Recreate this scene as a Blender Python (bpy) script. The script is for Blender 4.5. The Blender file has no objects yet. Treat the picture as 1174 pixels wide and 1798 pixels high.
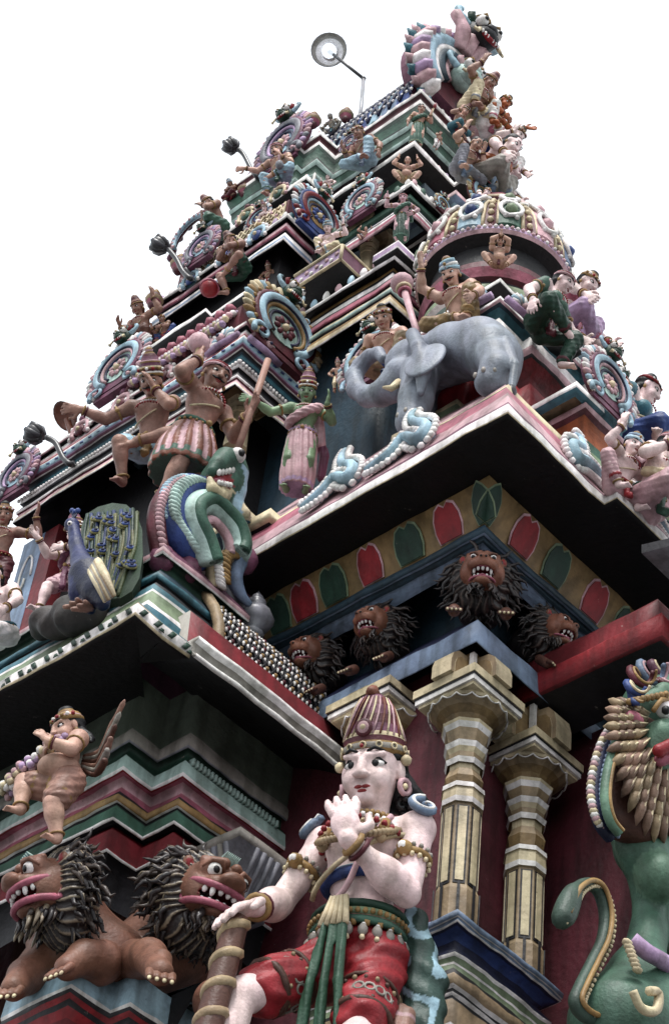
EXPO=0.30;SKYK=1.15;SUNE=3.0
import bpy, math, random
import numpy as np
from mathutils import Vector, Matrix, Euler
random.seed(7); rng=np.random.default_rng(7)
sc=bpy.context.scene; COL=sc.collection
V3=lambda *a: np.array(a,float)
# ------------------------------------------------------------ camera model
F=3672.;CX,CY=587.,899.
_a,_b,_c=np.radians([47.1,44.97,7.68])
FW=V3(np.cos(_b)*np.cos(_a),np.cos(_b)*np.sin(_a),np.sin(_b))
_r=V3(np.sin(_a),-np.cos(_a),0);_u=np.cross(_r,FW)
RT=_r*np.cos(_c)+_u*np.sin(_c);UP=-_r*np.sin(_c)+_u*np.cos(_c)
O=V3(0,0,1.6)
def hit(x,y,ax,k):
    'where the sight line through a photo point meets the wall plane axis=k'
    d=FW+RT*(x-CX)/F-UP*(y-CY)/F
    return O+d*((k-O[ax])/d[ax])
def hx(x,y,k): return hit(x,y,0,k)
def hy(x,y,k): return hit(x,y,1,k)
def hz(x,y,k): return hit(x,y,2,k)
def zat(py,x,y):
    v=V3(x,y,0)-O; q=(CY-py)/F
    return (q*(v@FW)-v@UP)/(UP[2]-q*FW[2])
def proj(p):
    v=np.array(p,float)-O;z=v@FW
    return CX+F*(v@RT)/z,CY-F*(v@UP)/z
# ------------------------------------------------------------ colours (sRGB 0-255 -> linear)
def S(r,g,b):
    f=lambda c:(c/12.92 if c<=.04045 else ((c+.055)/1.055)**2.4)
    return (f(r/255),f(g/255),f(b/255))
C=dict(white=S(240,238,236),cream=S(214,200,165),ochre=S(138,114,76),tan=S(160,140,110),maroon=S(88,34,44),
 purple=S(112,66,88),pink=S(172,98,116),rose=S(200,164,170),teal=S(62,112,126),dteal=S(34,58,72),green=S(62,98,82),
 dgreen=S(30,62,48),lime=S(124,142,112),blue=S(50,72,130),navy=S(26,32,66),slate=S(122,142,168),sky=S(160,192,208),
 red=S(142,32,40),dred=S(110,26,34),grey=S(128,130,138),black=S(15,14,18),skin=S(236,212,210),flesh=S(198,160,142),brown=S(154,118,104),
 dbrown=S(84,54,44),gold=S(152,122,76),orange=S(168,92,52),mint=S(176,204,196),lilac=S(176,150,184),sage=S(100,110,98),
 gskin=S(120,146,112),lion=S(140,92,68),stone=S(150,146,138),rust=S(120,70,52),char=S(32,31,36))
# ------------------------------------------------------------ materials
def paint(name,rough=.55,dirt=.55,bump=.25,scale=1.0,spec=.4):
    m=bpy.data.materials.new(name);m.use_nodes=True;nt=m.node_tree;N=nt.nodes;L=nt.links
    b=N['Principled BSDF'];b.inputs['Roughness'].default_value=rough;b.inputs['Specular IOR Level'].default_value=spec
    at=N.new('ShaderNodeAttribute');at.attribute_name='Col'
    geo=N.new('ShaderNodeNewGeometry')
    # blotchy grime
    n1=N.new('ShaderNodeTexNoise');n1.inputs['Scale'].default_value=5*scale;n1.inputs['Detail'].default_value=8;n1.inputs['Roughness'].default_value=.68
    L.new(geo.outputs['Position'],n1.inputs['Vector'])
    r1=N.new('ShaderNodeValToRGB');r1.color_ramp.elements[0].position=.36;r1.color_ramp.elements[1].position=.62
    r1.color_ramp.elements[0].color=(1-dirt,1-dirt,1-dirt*1.02,1);r1.color_ramp.elements[1].color=(1,1,1,1)
    L.new(n1.outputs['Fac'],r1.inputs['Fac'])
    # rain streaks
    mp=N.new('ShaderNodeMapping');mp.inputs['Scale'].default_value=(22,22,1.6);L.new(geo.outputs['Position'],mp.inputs['Vector'])
    n2=N.new('ShaderNodeTexNoise');n2.inputs['Scale'].default_value=1.0;n2.inputs['Detail'].default_value=5;L.new(mp.outputs['Vector'],n2.inputs['Vector'])
    r2=N.new('ShaderNodeValToRGB');r2.color_ramp.elements[0].position=.38;r2.color_ramp.elements[1].position=.55
    d=1-dirt*.6;r2.color_ramp.elements[0].color=(d,d,d*.97,1);r2.color_ramp.elements[1].color=(1,1,1,1)
    L.new(n2.outputs['Fac'],r2.inputs['Fac'])
    # fine speckle of flaked paint
    n3=N.new('ShaderNodeTexNoise');n3.inputs['Scale'].default_value=70*scale;n3.inputs['Detail'].default_value=3;L.new(geo.outputs['Position'],n3.inputs['Vector'])
    r3=N.new('ShaderNodeValToRGB');r3.color_ramp.elements[0].position=.22;r3.color_ramp.elements[1].position=.33
    r3.color_ramp.elements[0].color=(.45,.43,.42,1);r3.color_ramp.elements[1].color=(1,1,1,1);L.new(n3.outputs['Fac'],r3.inputs['Fac'])
    src=at.outputs['Color']
    # uneven repainting: patches of slightly different tint
    n5=N.new('ShaderNodeTexNoise');n5.inputs['Scale'].default_value=3.1*scale;n5.inputs['Detail'].default_value=3;L.new(geo.outputs['Position'],n5.inputs['Vector'])
    r5=N.new('ShaderNodeValToRGB');r5.color_ramp.elements[0].position=.40;r5.color_ramp.elements[1].position=.60;r5.color_ramp.elements[0].color=(.97,.92,.94,1);r5.color_ramp.elements[1].color=(1,1.0,.98,1)
    L.new(n5.outputs['Fac'],r5.inputs['Fac'])
    # worn paint showing pale plaster in thin scratches
    n6=N.new('ShaderNodeTexNoise');n6.inputs['Scale'].default_value=26*scale;n6.inputs['Detail'].default_value=7;n6.inputs['Roughness'].default_value=.75;L.new(geo.outputs['Position'],n6.inputs['Vector'])
    r6=N.new('ShaderNodeValToRGB');r6.color_ramp.elements[0].position=.66;r6.color_ramp.elements[1].position=.72;r6.color_ramp.elements[0].color=(0,0,0,1);r6.color_ramp.elements[1].color=(.55,.55,.55,1);L.new(n6.outputs['Fac'],r6.inputs['Fac'])
    m6=N.new('ShaderNodeMix');m6.data_type='RGBA';m6.inputs[7].default_value=(.42,.38,.34,1);L.new(r6.outputs['Color'],m6.inputs[0]);L.new(src,m6.inputs[6]);src=m6.outputs[2]
    for r in (r5,r1,r2,r3):
        mx=N.new('ShaderNodeMix');mx.data_type='RGBA';mx.blend_type='MULTIPLY';mx.inputs[0].default_value=1
        L.new(src,mx.inputs[6]);L.new(r.outputs['Color'],mx.inputs[7]);src=mx.outputs[2]
    L.new(src,b.inputs['Base Color'])
    bp=N.new('ShaderNodeBump');bp.inputs['Strength'].default_value=bump;bp.inputs['Distance'].default_value=.012
    n4=N.new('ShaderNodeTexNoise');n4.inputs['Scale'].default_value=45*scale;n4.inputs['Detail'].default_value=6;L.new(geo.outputs['Position'],n4.inputs['Vector'])
    L.new(n4.outputs['Fac'],bp.inputs['Height']);L.new(bp.outputs['Normal'],b.inputs['Normal'])
    return m
MAT=dict(wall=paint('painted plaster mouldings',.6,.55,.3),fig=paint('painted statue plaster',.5,.42,.22,2.2,.3),orn=paint('painted ornament plaster',.55,.5,.22,2,.3),
 fur=paint('dark painted fur',.4,.35,.2,2),metal=paint('aged metal',.4,.4,.1,2,.6))
def flat_mat(name,col,rough=.5,metal=0,em=None,es=0):
    m=bpy.data.materials.new(name);m.use_nodes=True;b=m.node_tree.nodes['Principled BSDF']
    b.inputs['Base Color'].default_value=(*col,1);b.inputs['Roughness'].default_value=rough;b.inputs['Metallic'].default_value=metal
    if em: b.inputs['Emission Color'].default_value=(*em,1);b.inputs['Emission Strength'].default_value=es
    return m
# ------------------------------------------------------------ objects
def mesh_obj(name,verts,faces,cols,mat,parent=None,smooth=True):
    'verts Nx3, faces = list of index tuples or Nx4 array, cols = per face Nx3'
    verts=np.asarray(verts,np.float32)
    if isinstance(faces,np.ndarray):
        tot=np.full(len(faces),faces.shape[1],np.int32);loops=faces.ravel().astype(np.int32)
    else:
        tot=np.array([len(f) for f in faces],np.int32);loops=np.concatenate([np.asarray(f,np.int32) for f in faces])
    me=bpy.data.meshes.new(name);me.vertices.add(len(verts));me.vertices.foreach_set('co',verts.ravel())
    me.loops.add(len(loops));me.loops.foreach_set('vertex_index',loops)
    me.polygons.add(len(tot));st=np.concatenate([[0],np.cumsum(tot)[:-1]]).astype(np.int32)
    me.polygons.foreach_set('loop_start',st);me.polygons.foreach_set('loop_total',tot)
    if smooth is not False:
        sm=np.ones(len(tot),bool) if smooth is True else np.asarray(smooth,bool)
        me.polygons.foreach_set('use_smooth',sm)
    me.update(calc_edges=True)
    ca=me.color_attributes.new('Col','FLOAT_COLOR','CORNER')
    cc=np.ones((len(loops),4),np.float32);cc[:,:3]=np.repeat(np.asarray(cols,np.float32),tot,axis=0)
    ca.data.foreach_set('color',cc.ravel())
    me.validate()
    me.materials.append(MAT[mat] if isinstance(mat,str) else mat)
    o=bpy.data.objects.new(name,me);COL.objects.link(o)
    if parent is not None:o.parent=parent
    return o
def thing(name,label,cat,loc=(0,0,0),rz=0,group=None):
    o=bpy.data.objects.new(name,None);o.empty_display_size=.1;COL.objects.link(o)
    o.location=tuple(float(v) for v in loc);o.rotation_euler=(0,0,rz);tag(o,label,cat,group);return o
def tag(o,label,cat,group=None):
    o['label']=label;o['category']=cat
    if group:o['group']=group
    return o
# ------------------------------------------------------------ polygon builder
class M:
    def __init__(s):s.v=[];s.f=[];s.c=[];s.sm=[];s.T=None
    def _add(s,vs,fs,col,smooth=True):
        n=len(s.v)
        if s.T is not None: vs=[s.T@np.append(v,1.) for v in vs]; vs=[v[:3] for v in vs]
        s.v.extend([tuple(v) for v in vs])
        multi=isinstance(col,list)
        for i,f in enumerate(fs):
            s.f.append(tuple(n+k for k in f));s.c.append(col[i] if multi else col);s.sm.append(smooth)
    def box(s,c,h,col,rot=None):
        R=np.eye(3) if rot is None else np.array(rot)
        vs=[np.array(c)+R@(np.array(h)*np.array(q)) for q in [(-1,-1,-1),(1,-1,-1),(1,1,-1),(-1,1,-1),(-1,-1,1),(1,-1,1),(1,1,1),(-1,1,1)]]
        s._add(vs,[(0,3,2,1),(4,5,6,7),(0,1,5,4),(1,2,6,5),(2,3,7,6),(3,0,4,7)],col,False)
    def tube(s,pts,r,col,n=8,cap=True,flat=1.0,closed=False):
        pts=[np.array(p,float) for p in pts];m=len(pts);rs=[r]*m if np.isscalar(r) else list(r)
        vs=[];prev=None
        for i,p in enumerate(pts):
            t=(pts[(i+1)%m]-pts[i-1]) if closed else (pts[min(i+1,m-1)]-pts[max(i-1,0)])
            t=t/(np.linalg.norm(t)+1e-9)
            if prev is None:
                a=V3(0,0,1) if abs(t[2])<.9 else V3(1,0,0);u=np.cross(t,a)
            else:u=prev-t*(prev@t)
            u/=np.linalg.norm(u)+1e-9;prev=u;w=np.cross(t,u)
            for k in range(n):
                th=2*math.pi*k/n;vs.append(p+rs[i]*(u*math.cos(th)+w*math.sin(th)*flat))
        fs=[]
        for i in range(m if closed else m-1):
            j=(i+1)%m
            for k in range(n):fs.append((i*n+k,i*n+(k+1)%n,j*n+(k+1)%n,j*n+k))
        if cap and not closed:fs+= [tuple(range(n-1,-1,-1)),tuple((m-1)*n+k for k in range(n))]
        s._add(vs,fs,col)
    def ball(s,c,r,col,nu=8,nv=6,rot=None):
        r=V3(r,r,r) if np.isscalar(r) else np.array(r,float);R=np.eye(3) if rot is None else np.array(rot)
        vs=[];fs=[]
        for j in range(nv+1):
            ph=math.pi*j/nv
            for i in range(nu):
                th=2*math.pi*i/nu;vs.append(np.array(c)+R@(r*V3(math.sin(ph)*math.cos(th),math.sin(ph)*math.sin(th),math.cos(ph))))
        for j in range(nv):
            for i in range(nu):
                a=j*nu+i;b=j*nu+(i+1)%nu
                fs.append((a,a+nu,b+nu,b))
        s._add(vs,fs,col)
    def lathe(s,prof,cols,c=(0,0,0),n=16,rot0=0,axis=None,smooth=True):
        'prof: list (r,z); cols one colour or a list per band'
        vs=[];R=np.eye(3) if axis is None else frame(axis)
        for r,z in prof:
            for k in range(n):
                th=rot0+2*math.pi*k/n;vs.append(np.array(c)+R@V3(r*math.cos(th),r*math.sin(th),z))
        fs=[];cc=[]
        for i in range(len(prof)-1):
            for k in range(n):
                fs.append((i*n+k,i*n+(k+1)%n,(i+1)*n+(k+1)%n,(i+1)*n+k));cc.append(cols[i] if isinstance(cols,list) else cols)
        if prof[0][0]>1e-5:fs.append(tuple(range(n-1,-1,-1)));cc.append(cc[0])
        if prof[-1][0]>1e-5:fs.append(tuple((len(prof)-1)*n+k for k in range(n)));cc.append(cc[-1])
        s._add(vs,fs,cc,smooth)
    def plate(s,outline,nrm_fn,th,col,rim=None,smooth=False):
        'outline list of 2D points, nrm_fn maps (u,v,w)->3D; extruded from w=0 to w=th'
        n=len(outline);vs=[nrm_fn(u,v,0) for u,v in outline]+[nrm_fn(u,v,th) for u,v in outline]
        fs=[tuple(range(n-1,-1,-1)),tuple(range(n,2*n))];cc=[col,col]
        for i in range(n):fs.append((i,(i+1)%n,n+(i+1)%n,n+i));cc.append(rim or col)
        s._add(vs,fs,cc,smooth)
    def build(s,name,mat,parent=None):
        return mesh_obj(name,s.v,s.f,s.c,mat,parent,s.sm) if s.v else None
def frame(z,x=None):
    z=np.array(z,float);z/=np.linalg.norm(z)
    a=np.array(x,float) if x is not None else (V3(0,0,1) if abs(z[2])<.9 else V3(1,0,0))
    y=np.cross(z,a);y/=np.linalg.norm(y);x=np.cross(y,z);return np.array([x,y,z]).T
def smooth_path(pts,n=8,closed=False):
    P=[np.array(p,float) for p in pts];m=len(P);out=[]
    rg=range(m) if closed else range(m-1)
    g=(lambda i:P[i%m]) if closed else (lambda i:P[min(max(i,0),m-1)])
    for i in rg:
        a,b,c,d=g(i-1),g(i),g(i+1),g(i+2)
        for k in range(n):
            t=k/n;out.append(.5*((2*b)+(-a+c)*t+(2*a-5*b+4*c-d)*t*t+(-a+3*b-3*c+d)*t**3))
    if not closed:out.append(P[-1])
    return out
# ------------------------------------------------------------ mouldings: a profile swept along a plan path
def wob(p,a=.003):
    x,y,z=p;return a*(math.sin(7.3*x+3.1*y+2.2*z)+math.sin(13.7*y-5.3*x+11*z)+.7*math.sin(31*x+29*y-17*z)+.5*math.sin(63*(x-y)+41*z))
def mould(name,path,prof,parent=None,mat='wall',closed=False,step=.09,wobble=.0022,endcap=True,extra=None,capcol=None):
    '''path: plan points, outside to the right of travel.  prof: (out, z, colour) from bottom to top'''
    P=[np.array(p,float) for p in path];n=len(P);offs=[]
    for i in range(n):
        def nr(a,b):
            d=b-a;d=d/np.linalg.norm(d);return V3(d[1],-d[0])
        ns=[]
        if closed or i>0:ns.append(nr(P[i-1],P[i]))
        if closed or i<n-1:ns.append(nr(P[i],P[(i+1)%n]))
        if len(ns)==1:offs.append(ns[0])
        else:
            m=ns[0]+ns[1];offs.append(m/(1+ns[0]@ns[1]))
    pts=[]
    for i in range(n if closed else n-1):
        a,b=P[i],P[(i+1)%n];k=max(1,int(np.linalg.norm(b-a)/step))
        for j in range(k):
            t=j/k;pts.append((a+(b-a)*t,offs[i]+(offs[(i+1)%n]-offs[i])*t))
    if not closed:pts.append((P[-1],offs[-1]))
    m=len(pts);q=len(prof);vs=[];fs=[];cc=[]
    for p,o in pts:
        for out,z,_ in prof:
            r=p+o*out;w=wob((r[0],r[1],z),wobble);vs.append((r[0]+o[0]*w,r[1]+o[1]*w,z+wob((z*3,r[0],r[1]),wobble)))
    for i in range(m if closed else m-1):
        j=(i+1)%m
        for k in range(q-1):
            fs.append((i*q+k,j*q+k,j*q+k+1,i*q+k+1));cc.append(prof[k][2])
    if not closed and endcap:
        fs.append(tuple(range(q)));cc.append(capcol or prof[0][2]);fs.append(tuple((m-1)*q+k for k in range(q-1,-1,-1)));cc.append(prof[0][2])
    if extra is not None and extra.v:
        n0=len(vs);vs=vs+list(extra.v);fs=fs+[tuple(n0+k for k in f_) for f_ in extra.f];cc=cc+list(extra.c)
    return mesh_obj(name,vs,fs,cc,mat,parent,False)
def antefix(path,z,out=0.0,sp=.062,cols=None,r=.024):
    'row of little upright leaf buds modelled along the top edge of a cornice'
    m=M();k=0
    for a,b in zip(path[:-1],path[1:]):
        a=np.array(a,float);b=np.array(b,float);L=np.linalg.norm(b-a);d=(b-a)/L;nr=V3(d[1],-d[0]);n=max(1,int(L/sp))
        for i in range(n):
            p=a+d*(i+.5)*L/n+nr*out;m.ball((p[0],p[1],z+r*.7),(r*.8 if abs(d[0])>.5 else r*.45,r*.45 if abs(d[0])>.5 else r*.8,r*(1.1+.25*((k*37)%5)/5)),cols[k%len(cols)],6,5);k+=1
    return m
# ------------------------------------------------------------ sculpting: signed distances joined smoothly, then surface nets
EDG=[]
for _i in range(8):
    for _ax in range(3):
        _b=_i|(1<<_ax)
        if _b!=_i:EDG.append((V3(_i&1,_i>>1&1,_i>>2&1).astype(int),V3(_b&1,_b>>1&1,_b>>2&1).astype(int)))
class Sc:
    def __init__(s,vox,scale=1.0):s.v=vox;s.P=[];s.s=scale;s.T=None;s.stripe=None
    def _p(s,p):
        p=np.array(p,float)
        if s.T is not None:p=(s.T@np.append(p,1.))[:3]
        return p*s.s
    def cap(s,a,b,ra,rb,col,k=.3,disp=None,op=0):
        a=s._p(a);b=s._p(b);ra*=s.s;rb*=s.s;R=max(ra,rb)
        s.P.append(('c',a,b,ra,rb,col,k*min(ra,rb),disp,op,np.minimum(a,b)-R,np.maximum(a,b)+R))
    def chain(s,pts,rs,col,k=.3,disp=None,op=0):
        if np.isscalar(rs):rs=[rs]*len(pts)
        for i in range(len(pts)-1):s.cap(pts[i],pts[i+1],rs[i],rs[i+1],col,k,disp,op)
    def ell(s,c,r,col,k=.25,rot=None,disp=None,op=0):
        c=s._p(c);r=np.array(r,float)*s.s if not np.isscalar(r) else V3(r,r,r)*s.s
        R=np.eye(3) if rot is None else np.array(rot)
        if s.T is not None:R=s.T[:3,:3]@R
        e=np.sqrt(((R*r[None,:])**2).sum(1))
        s.P.append(('e',c,r,R,None,col,k*r.min(),disp,op,c-e,c+e))
    def tor(s,c,R,r,col,axis=(0,0,1),k=.2,sq=1.0,disp=None,op=0):
        'ring; sq squashes along the local x axis'
        c=s._p(c);A=frame(axis)
        if s.T is not None:A=s.T[:3,:3]@A
        R*=s.s;r*=s.s;e=np.sqrt((((A*V3(R+r,R+r,r)[None,:]))**2).sum(1))
        s.P.append(('t',c,R,r,(A,sq),col,k*r,disp,op,c-e,c+e))
    def build(s,name,mat,parent=None):
        v=s.v;pad=3*v
        add=[p for p in s.P if p[8]==0]
        lo=np.min([p[9] for p in add],0)-pad;hi=np.max([p[10] for p in add],0)+pad
        n=np.ceil((hi-lo)/v).astype(int)+1
        D=np.full(n,4*v,np.float32);B=np.full(n,9e9,np.float32);own=np.zeros(n,np.int16);cols=[]
        for p in s.P:
            kind,a,b,c,d4,col,k,disp,op,l,h=p
            k=max(k,v*.5);m=k+2.5*v
            i0=np.clip(np.floor((l-m-lo)/v).astype(int),0,n);i1=np.clip(np.ceil((h+m-lo)/v).astype(int)+1,0,n)
            if (i1<=i0).any():continue
            ix=[(lo[q]+v*np.arange(i0[q],i1[q])).astype(np.float32) for q in range(3)]
            X=ix[0][:,None,None];Y=ix[1][None,:,None];Z=ix[2][None,None,:]
            if kind=='c':
                ba=b-a;bb=max(ba@ba,1e-12);px,py,pz=X-a[0],Y-a[1],Z-a[2]
                t=np.clip((px*ba[0]+py*ba[1]+pz*ba[2])/bb,0,1)
                d=np.sqrt((px-t*ba[0])**2+(py-t*ba[1])**2+(pz-t*ba[2])**2)-(c+(d4-c)*t)
            elif kind=='e':
                R=c;px,py,pz=X-a[0],Y-a[1],Z-a[2]
                q=[px*R[0,i]+py*R[1,i]+pz*R[2,i] for i in range(3)]
                k0=np.sqrt(sum((q[i]/b[i])**2 for i in range(3)));k1=np.sqrt(sum((q[i]/b[i]**2)**2 for i in range(3)))+1e-9
                d=k0*(k0-1)/k1
            else:
                A,sq=d4;px,py,pz=X-a[0],Y-a[1],Z-a[2]
                q=[px*A[0,i]+py*A[1,i]+pz*A[2,i] for i in range(3)]
                d=np.sqrt((np.sqrt((q[0]/sq)**2+q[1]**2)-b)**2+q[2]**2)-c
            if disp is not None:d=d+disp(X/s.s,Y/s.s,Z/s.s)*s.s
            sl=tuple(slice(i0[q],i1[q]) for q in range(3));Dd=D[sl]
            d=np.broadcast_to(d,Dd.shape)
            ci=len(cols);cols.append(col)
            if op==0:
                h_=np.clip(.5+.5*(Dd-d)/k,0,1);D[sl]=Dd*(1-h_)+d*h_-k*h_*(1-h_)
                w=d<B[sl];B[sl]=np.where(w,d,B[sl]);o=own[sl];o[w]=ci
            elif op==1: # carve
                w=-d>Dd;D[sl]=np.maximum(Dd,-d);o=own[sl];o[w]=ci
            else: # paint only
                o=own[sl];o[d<0]=ci
        Sg=D<0;nx,ny,nz=D.shape
        cnt=np.zeros((nx-1,ny-1,nz-1),np.int8)
        for i in (0,1):
            for j in (0,1):
                for q in (0,1):cnt+=Sg[i:nx-1+i,j:ny-1+j,q:nz-1+q]
        act=(cnt>0)&(cnt<8);ci=np.argwhere(act);idx=np.full(act.shape,-1,np.int32);idx[act]=np.arange(len(ci))
        pos=np.zeros((len(ci),3));w=np.zeros(len(ci))
        for a,b in EDG:
            da=D[tuple((ci+a).T)];db=D[tuple((ci+b).T)];m=(da<0)!=(db<0)
            t=np.where(m,da/np.where(m,da-db,1),0);pos[m]+=(a+(b-a)*t[:,None])[m];w[m]+=1
        pos=ci+pos/np.maximum(w,1)[:,None]
        faces=[]
        for ax in range(3):
            s0=[slice(None)]*3;s1=[slice(None)]*3;s0[ax]=slice(0,-1);s1[ax]=slice(1,None)
            a=Sg[tuple(s0)];b=Sg[tuple(s1)];E=np.argwhere(a!=b)
            u,w2=[q for q in range(3) if q!=ax]
            E=E[(E[:,u]>0)&(E[:,w2]>0)&(E[:,u]<D.shape[u]-1)&(E[:,w2]<D.shape[w2]-1)]
            e=np.zeros((4,3),int);e[0,u]=-1;e[0,w2]=-1;e[1,w2]=-1;e[3,u]=-1
            q=np.stack([idx[tuple((E+e[i]).T)] for i in range(4)],1)
            fl=a[tuple(E.T)]
            if ax==1:fl=~fl
            q[~fl]=q[~fl][:,::-1];faces.append(q)
        fc=np.concatenate(faces);fc=fc[(fc>=0).all(1)]
        r=np.clip(np.round(pos).astype(int),0,np.array(D.shape)-1)
        vc=np.array(cols,np.float32)[own[tuple(r.T)]]
        if s.stripe is not None:
            pw=(lo+pos*v)/s.s;k_=s.stripe[0](pw[:,0],pw[:,1],pw[:,2])>0;vc[k_]=s.stripe[1]
        fcol=vc[fc[:,0]]
        o=mesh_obj(name,lo+pos*v,fc,fcol,mat,parent,True)
        # per-vertex colours read softer than per-face ones
        ca=o.data.color_attributes['Col'];lv=np.empty(len(o.data.loops),np.int32);o.data.loops.foreach_get('vertex_index',lv)
        cc=np.ones((len(lv),4),np.float32);cc[:,:3]=vc[lv];ca.data.foreach_set('color',cc.ravel())
        return o
# ============================================================ SETTING
w=bpy.data.worlds.new("World");sc.world=w;w.use_nodes=True
nt=w.node_tree;bg=nt.nodes['Background']
SUN_EL,SUN_AZ=math.radians(60),math.radians(212)      # azimuth of the sun, counter-clockwise from +x
sky=nt.nodes.new('ShaderNodeTexSky');sky.sky_type='NISHITA';sky.sun_disc=False
sky.sun_elevation=SUN_EL;sky.sun_rotation=math.pi/2-SUN_AZ;sky.air_density=1.6;sky.dust_density=6;sky.ozone_density=.5
hs=nt.nodes.new('ShaderNodeHueSaturation');hs.inputs['Saturation'].default_value=.25
nt.links.new(sky.outputs['Color'],hs.inputs['Color'])
mx=nt.nodes.new('ShaderNodeMix');mx.data_type='RGBA';mx.inputs[0].default_value=.82      # overcast: a bright even cloud sheet over the clear-sky gradient

tc=nt.nodes.new('ShaderNodeTexCoord');cn=nt.nodes.new('ShaderNodeTexNoise');cn.inputs['Scale'].default_value=1.6;cn.inputs['Detail'].default_value=5;cn.inputs['Roughness'].default_value=.55
nt.links.new(tc.outputs['Generated'],cn.inputs['Vector'])
cr_=nt.nodes.new('ShaderNodeMapRange');cr_.inputs['From Min'].default_value=.3;cr_.inputs['From Max'].default_value=.7;cr_.inputs['To Min'].default_value=7.0*SKYK;cr_.inputs['To Max'].default_value=8.6*SKYK
nt.links.new(cn.outputs['Fac'],cr_.inputs['Value'])
cm=nt.nodes.new('ShaderNodeMix');cm.data_type='RGBA';cm.blend_type='MULTIPLY';cm.inputs[0].default_value=1;cm.inputs[6].default_value=(.955,1,1.05,1);nt.links.new(cr_.outputs['Result'],cm.inputs[7])
nt.links.new(cm.outputs[2],mx.inputs[7]);nt.links.new(hs.outputs['Color'],mx.inputs[6])
nt.links.new(mx.outputs[2],bg.inputs['Color']);bg.inputs['Strength'].default_value=.15
sl=bpy.data.lights.new('sun','SUN');sl.energy=SUNE;sl.angle=math.radians(14);sl.color=(1,.98,.95)
so=bpy.data.objects.new('sun',sl);COL.objects.link(so)
sd=V3(math.cos(SUN_EL)*math.cos(SUN_AZ),math.cos(SUN_EL)*math.sin(SUN_AZ),math.sin(SUN_EL))
so.rotation_euler=Vector(-sd).to_track_quat('-Z','Y').to_euler();so.location=(0,0,20)
sc.view_settings.view_transform='Standard';sc.view_settings.look='None';sc.view_settings.gamma=1;sc.view_settings.exposure=EXPO
cd=bpy.data.cameras.new('camera');co=bpy.data.objects.new('camera',cd);COL.objects.link(co);sc.camera=co
cd.sensor_fit='VERTICAL';cd.sensor_height=36;cd.lens=F*36/1798;cd.clip_start=.1;cd.clip_end=500
co.matrix_world=Matrix([[RT[i],UP[i],-FW[i],O[i]] for i in range(3)]+[[0,0,0,1]])
g=M();g.box((0,0,-.05),(60,60,.05),S(120,122,124));go=g.build('ground','wall');go['kind']='structure'

TBASE=V3(4.6,6.2,0)
TW=thing('temple_tower','tall stepped temple tower of painted mouldings, cornices and bays rising to a barrel roof','tower',TBASE)
def own(o):
    o.matrix_parent_inverse=Matrix.Translation(tuple(-TBASE));return o
def PM(name,path,prof,**k): return own(mould(name,path,prof,TW,**k))
def PB(m,name,mat='wall'): return own(m.build(name,mat,TW))
def pp(cx,cy,L): return [(o,zat(py,cx-o,cy-o),C[c]) for py,o,c in L]
def ppx(cx,cy,L,X0,k=1):   # same, out only along x
    return [(o,zat(py,cx-o,cy),C[c]) for py,o,c in L]
FAR=9.5;RIGHT=8.5
# ---- solid masses behind everything
b=M()
for x,y,z0,z1 in ((4.02,3.62,0,6.35),(4.08,3.6,6.3,7.0),(4.2,4.36,6.9,9.0),(4.6,4.6,8.9,10.6),(4.72,4.8,10.5,11.2),(4.9,4.95,11.1,11.9)):
    yy=10 if z1<7.1 else 6.05;xx=9 if z1<7.1 else 6.2
    b.box(((x+xx)/2,(y+yy)/2,(z0+z1)/2),((xx-x)/2,(yy-y)/2,(z1-z0)/2),C['maroon'] if z1<6.4 else C['dteal'])
b.box(((4.52+6.2)/2,(3.86+6)/2,7.8),((6.2-4.52)/2,(6-3.86)/2,.98),C['dteal'])
PB(b,'wall')
# ---- A corner pedestal
cr=lambda y:1130+.4037*y
xe=4.43
ped=[(cr(2300),-.03,'cream'),(cr(2290),0,'white'),(cr(2200),0,'sage'),(cr(2150),0,'cream'),(cr(2040),-.03,'navy'),(cr(2000),-.03,'white'),(cr(1970),0,'tan'),(cr(1900),0,'white'),(cr(1880),-.01,'dteal'),(cr(1860),-.02,'green'),(cr(1800),-.03,'dgreen'),(cr(1760),-.03,'cream'),(cr(1745),-.01,'white'),(cr(1730),-.01,'tan'),(cr(1672),-.01,'black'),
 (cr(1660),-.02,'white'),(cr(1645),-.018,'tan'),(cr(1545),-.018,'char'),(cr(1532),-.022,'white'),(cr(1512),-.012,'char'),(cr(1500),-.02,'white'),(cr(1478),-.008,'tan'),(cr(1425),-.004,'black'),(cr(1410),-.03,'lime'),(cr(1388),-.03,'white'),(cr(1378),-.03,'lime'),(cr(1350),-.026,'white'),(cr(1332),-.018,'navy'),
 (cr(1312),-.05,'navy'),(cr(1290),-.042,'blue'),(cr(1260),-.03,'blue'),(cr(1232),-.012,'navy'),(cr(1218),-.002,'white'),(cr(1208),.003,'slate'),(cr(1196),0,'white'),(cr(1190),.006,'slate'),(cr(1166),.008,'slate'),(cr(1162),-.02,'slate'),(cr(1162),-.3,'slate')]
PM('pedestal',[(3.918,4.05),(3.918,3.45),(xe,3.45),(xe,3.9)],pp(3.918,3.45,ped),step=.05)
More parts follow.
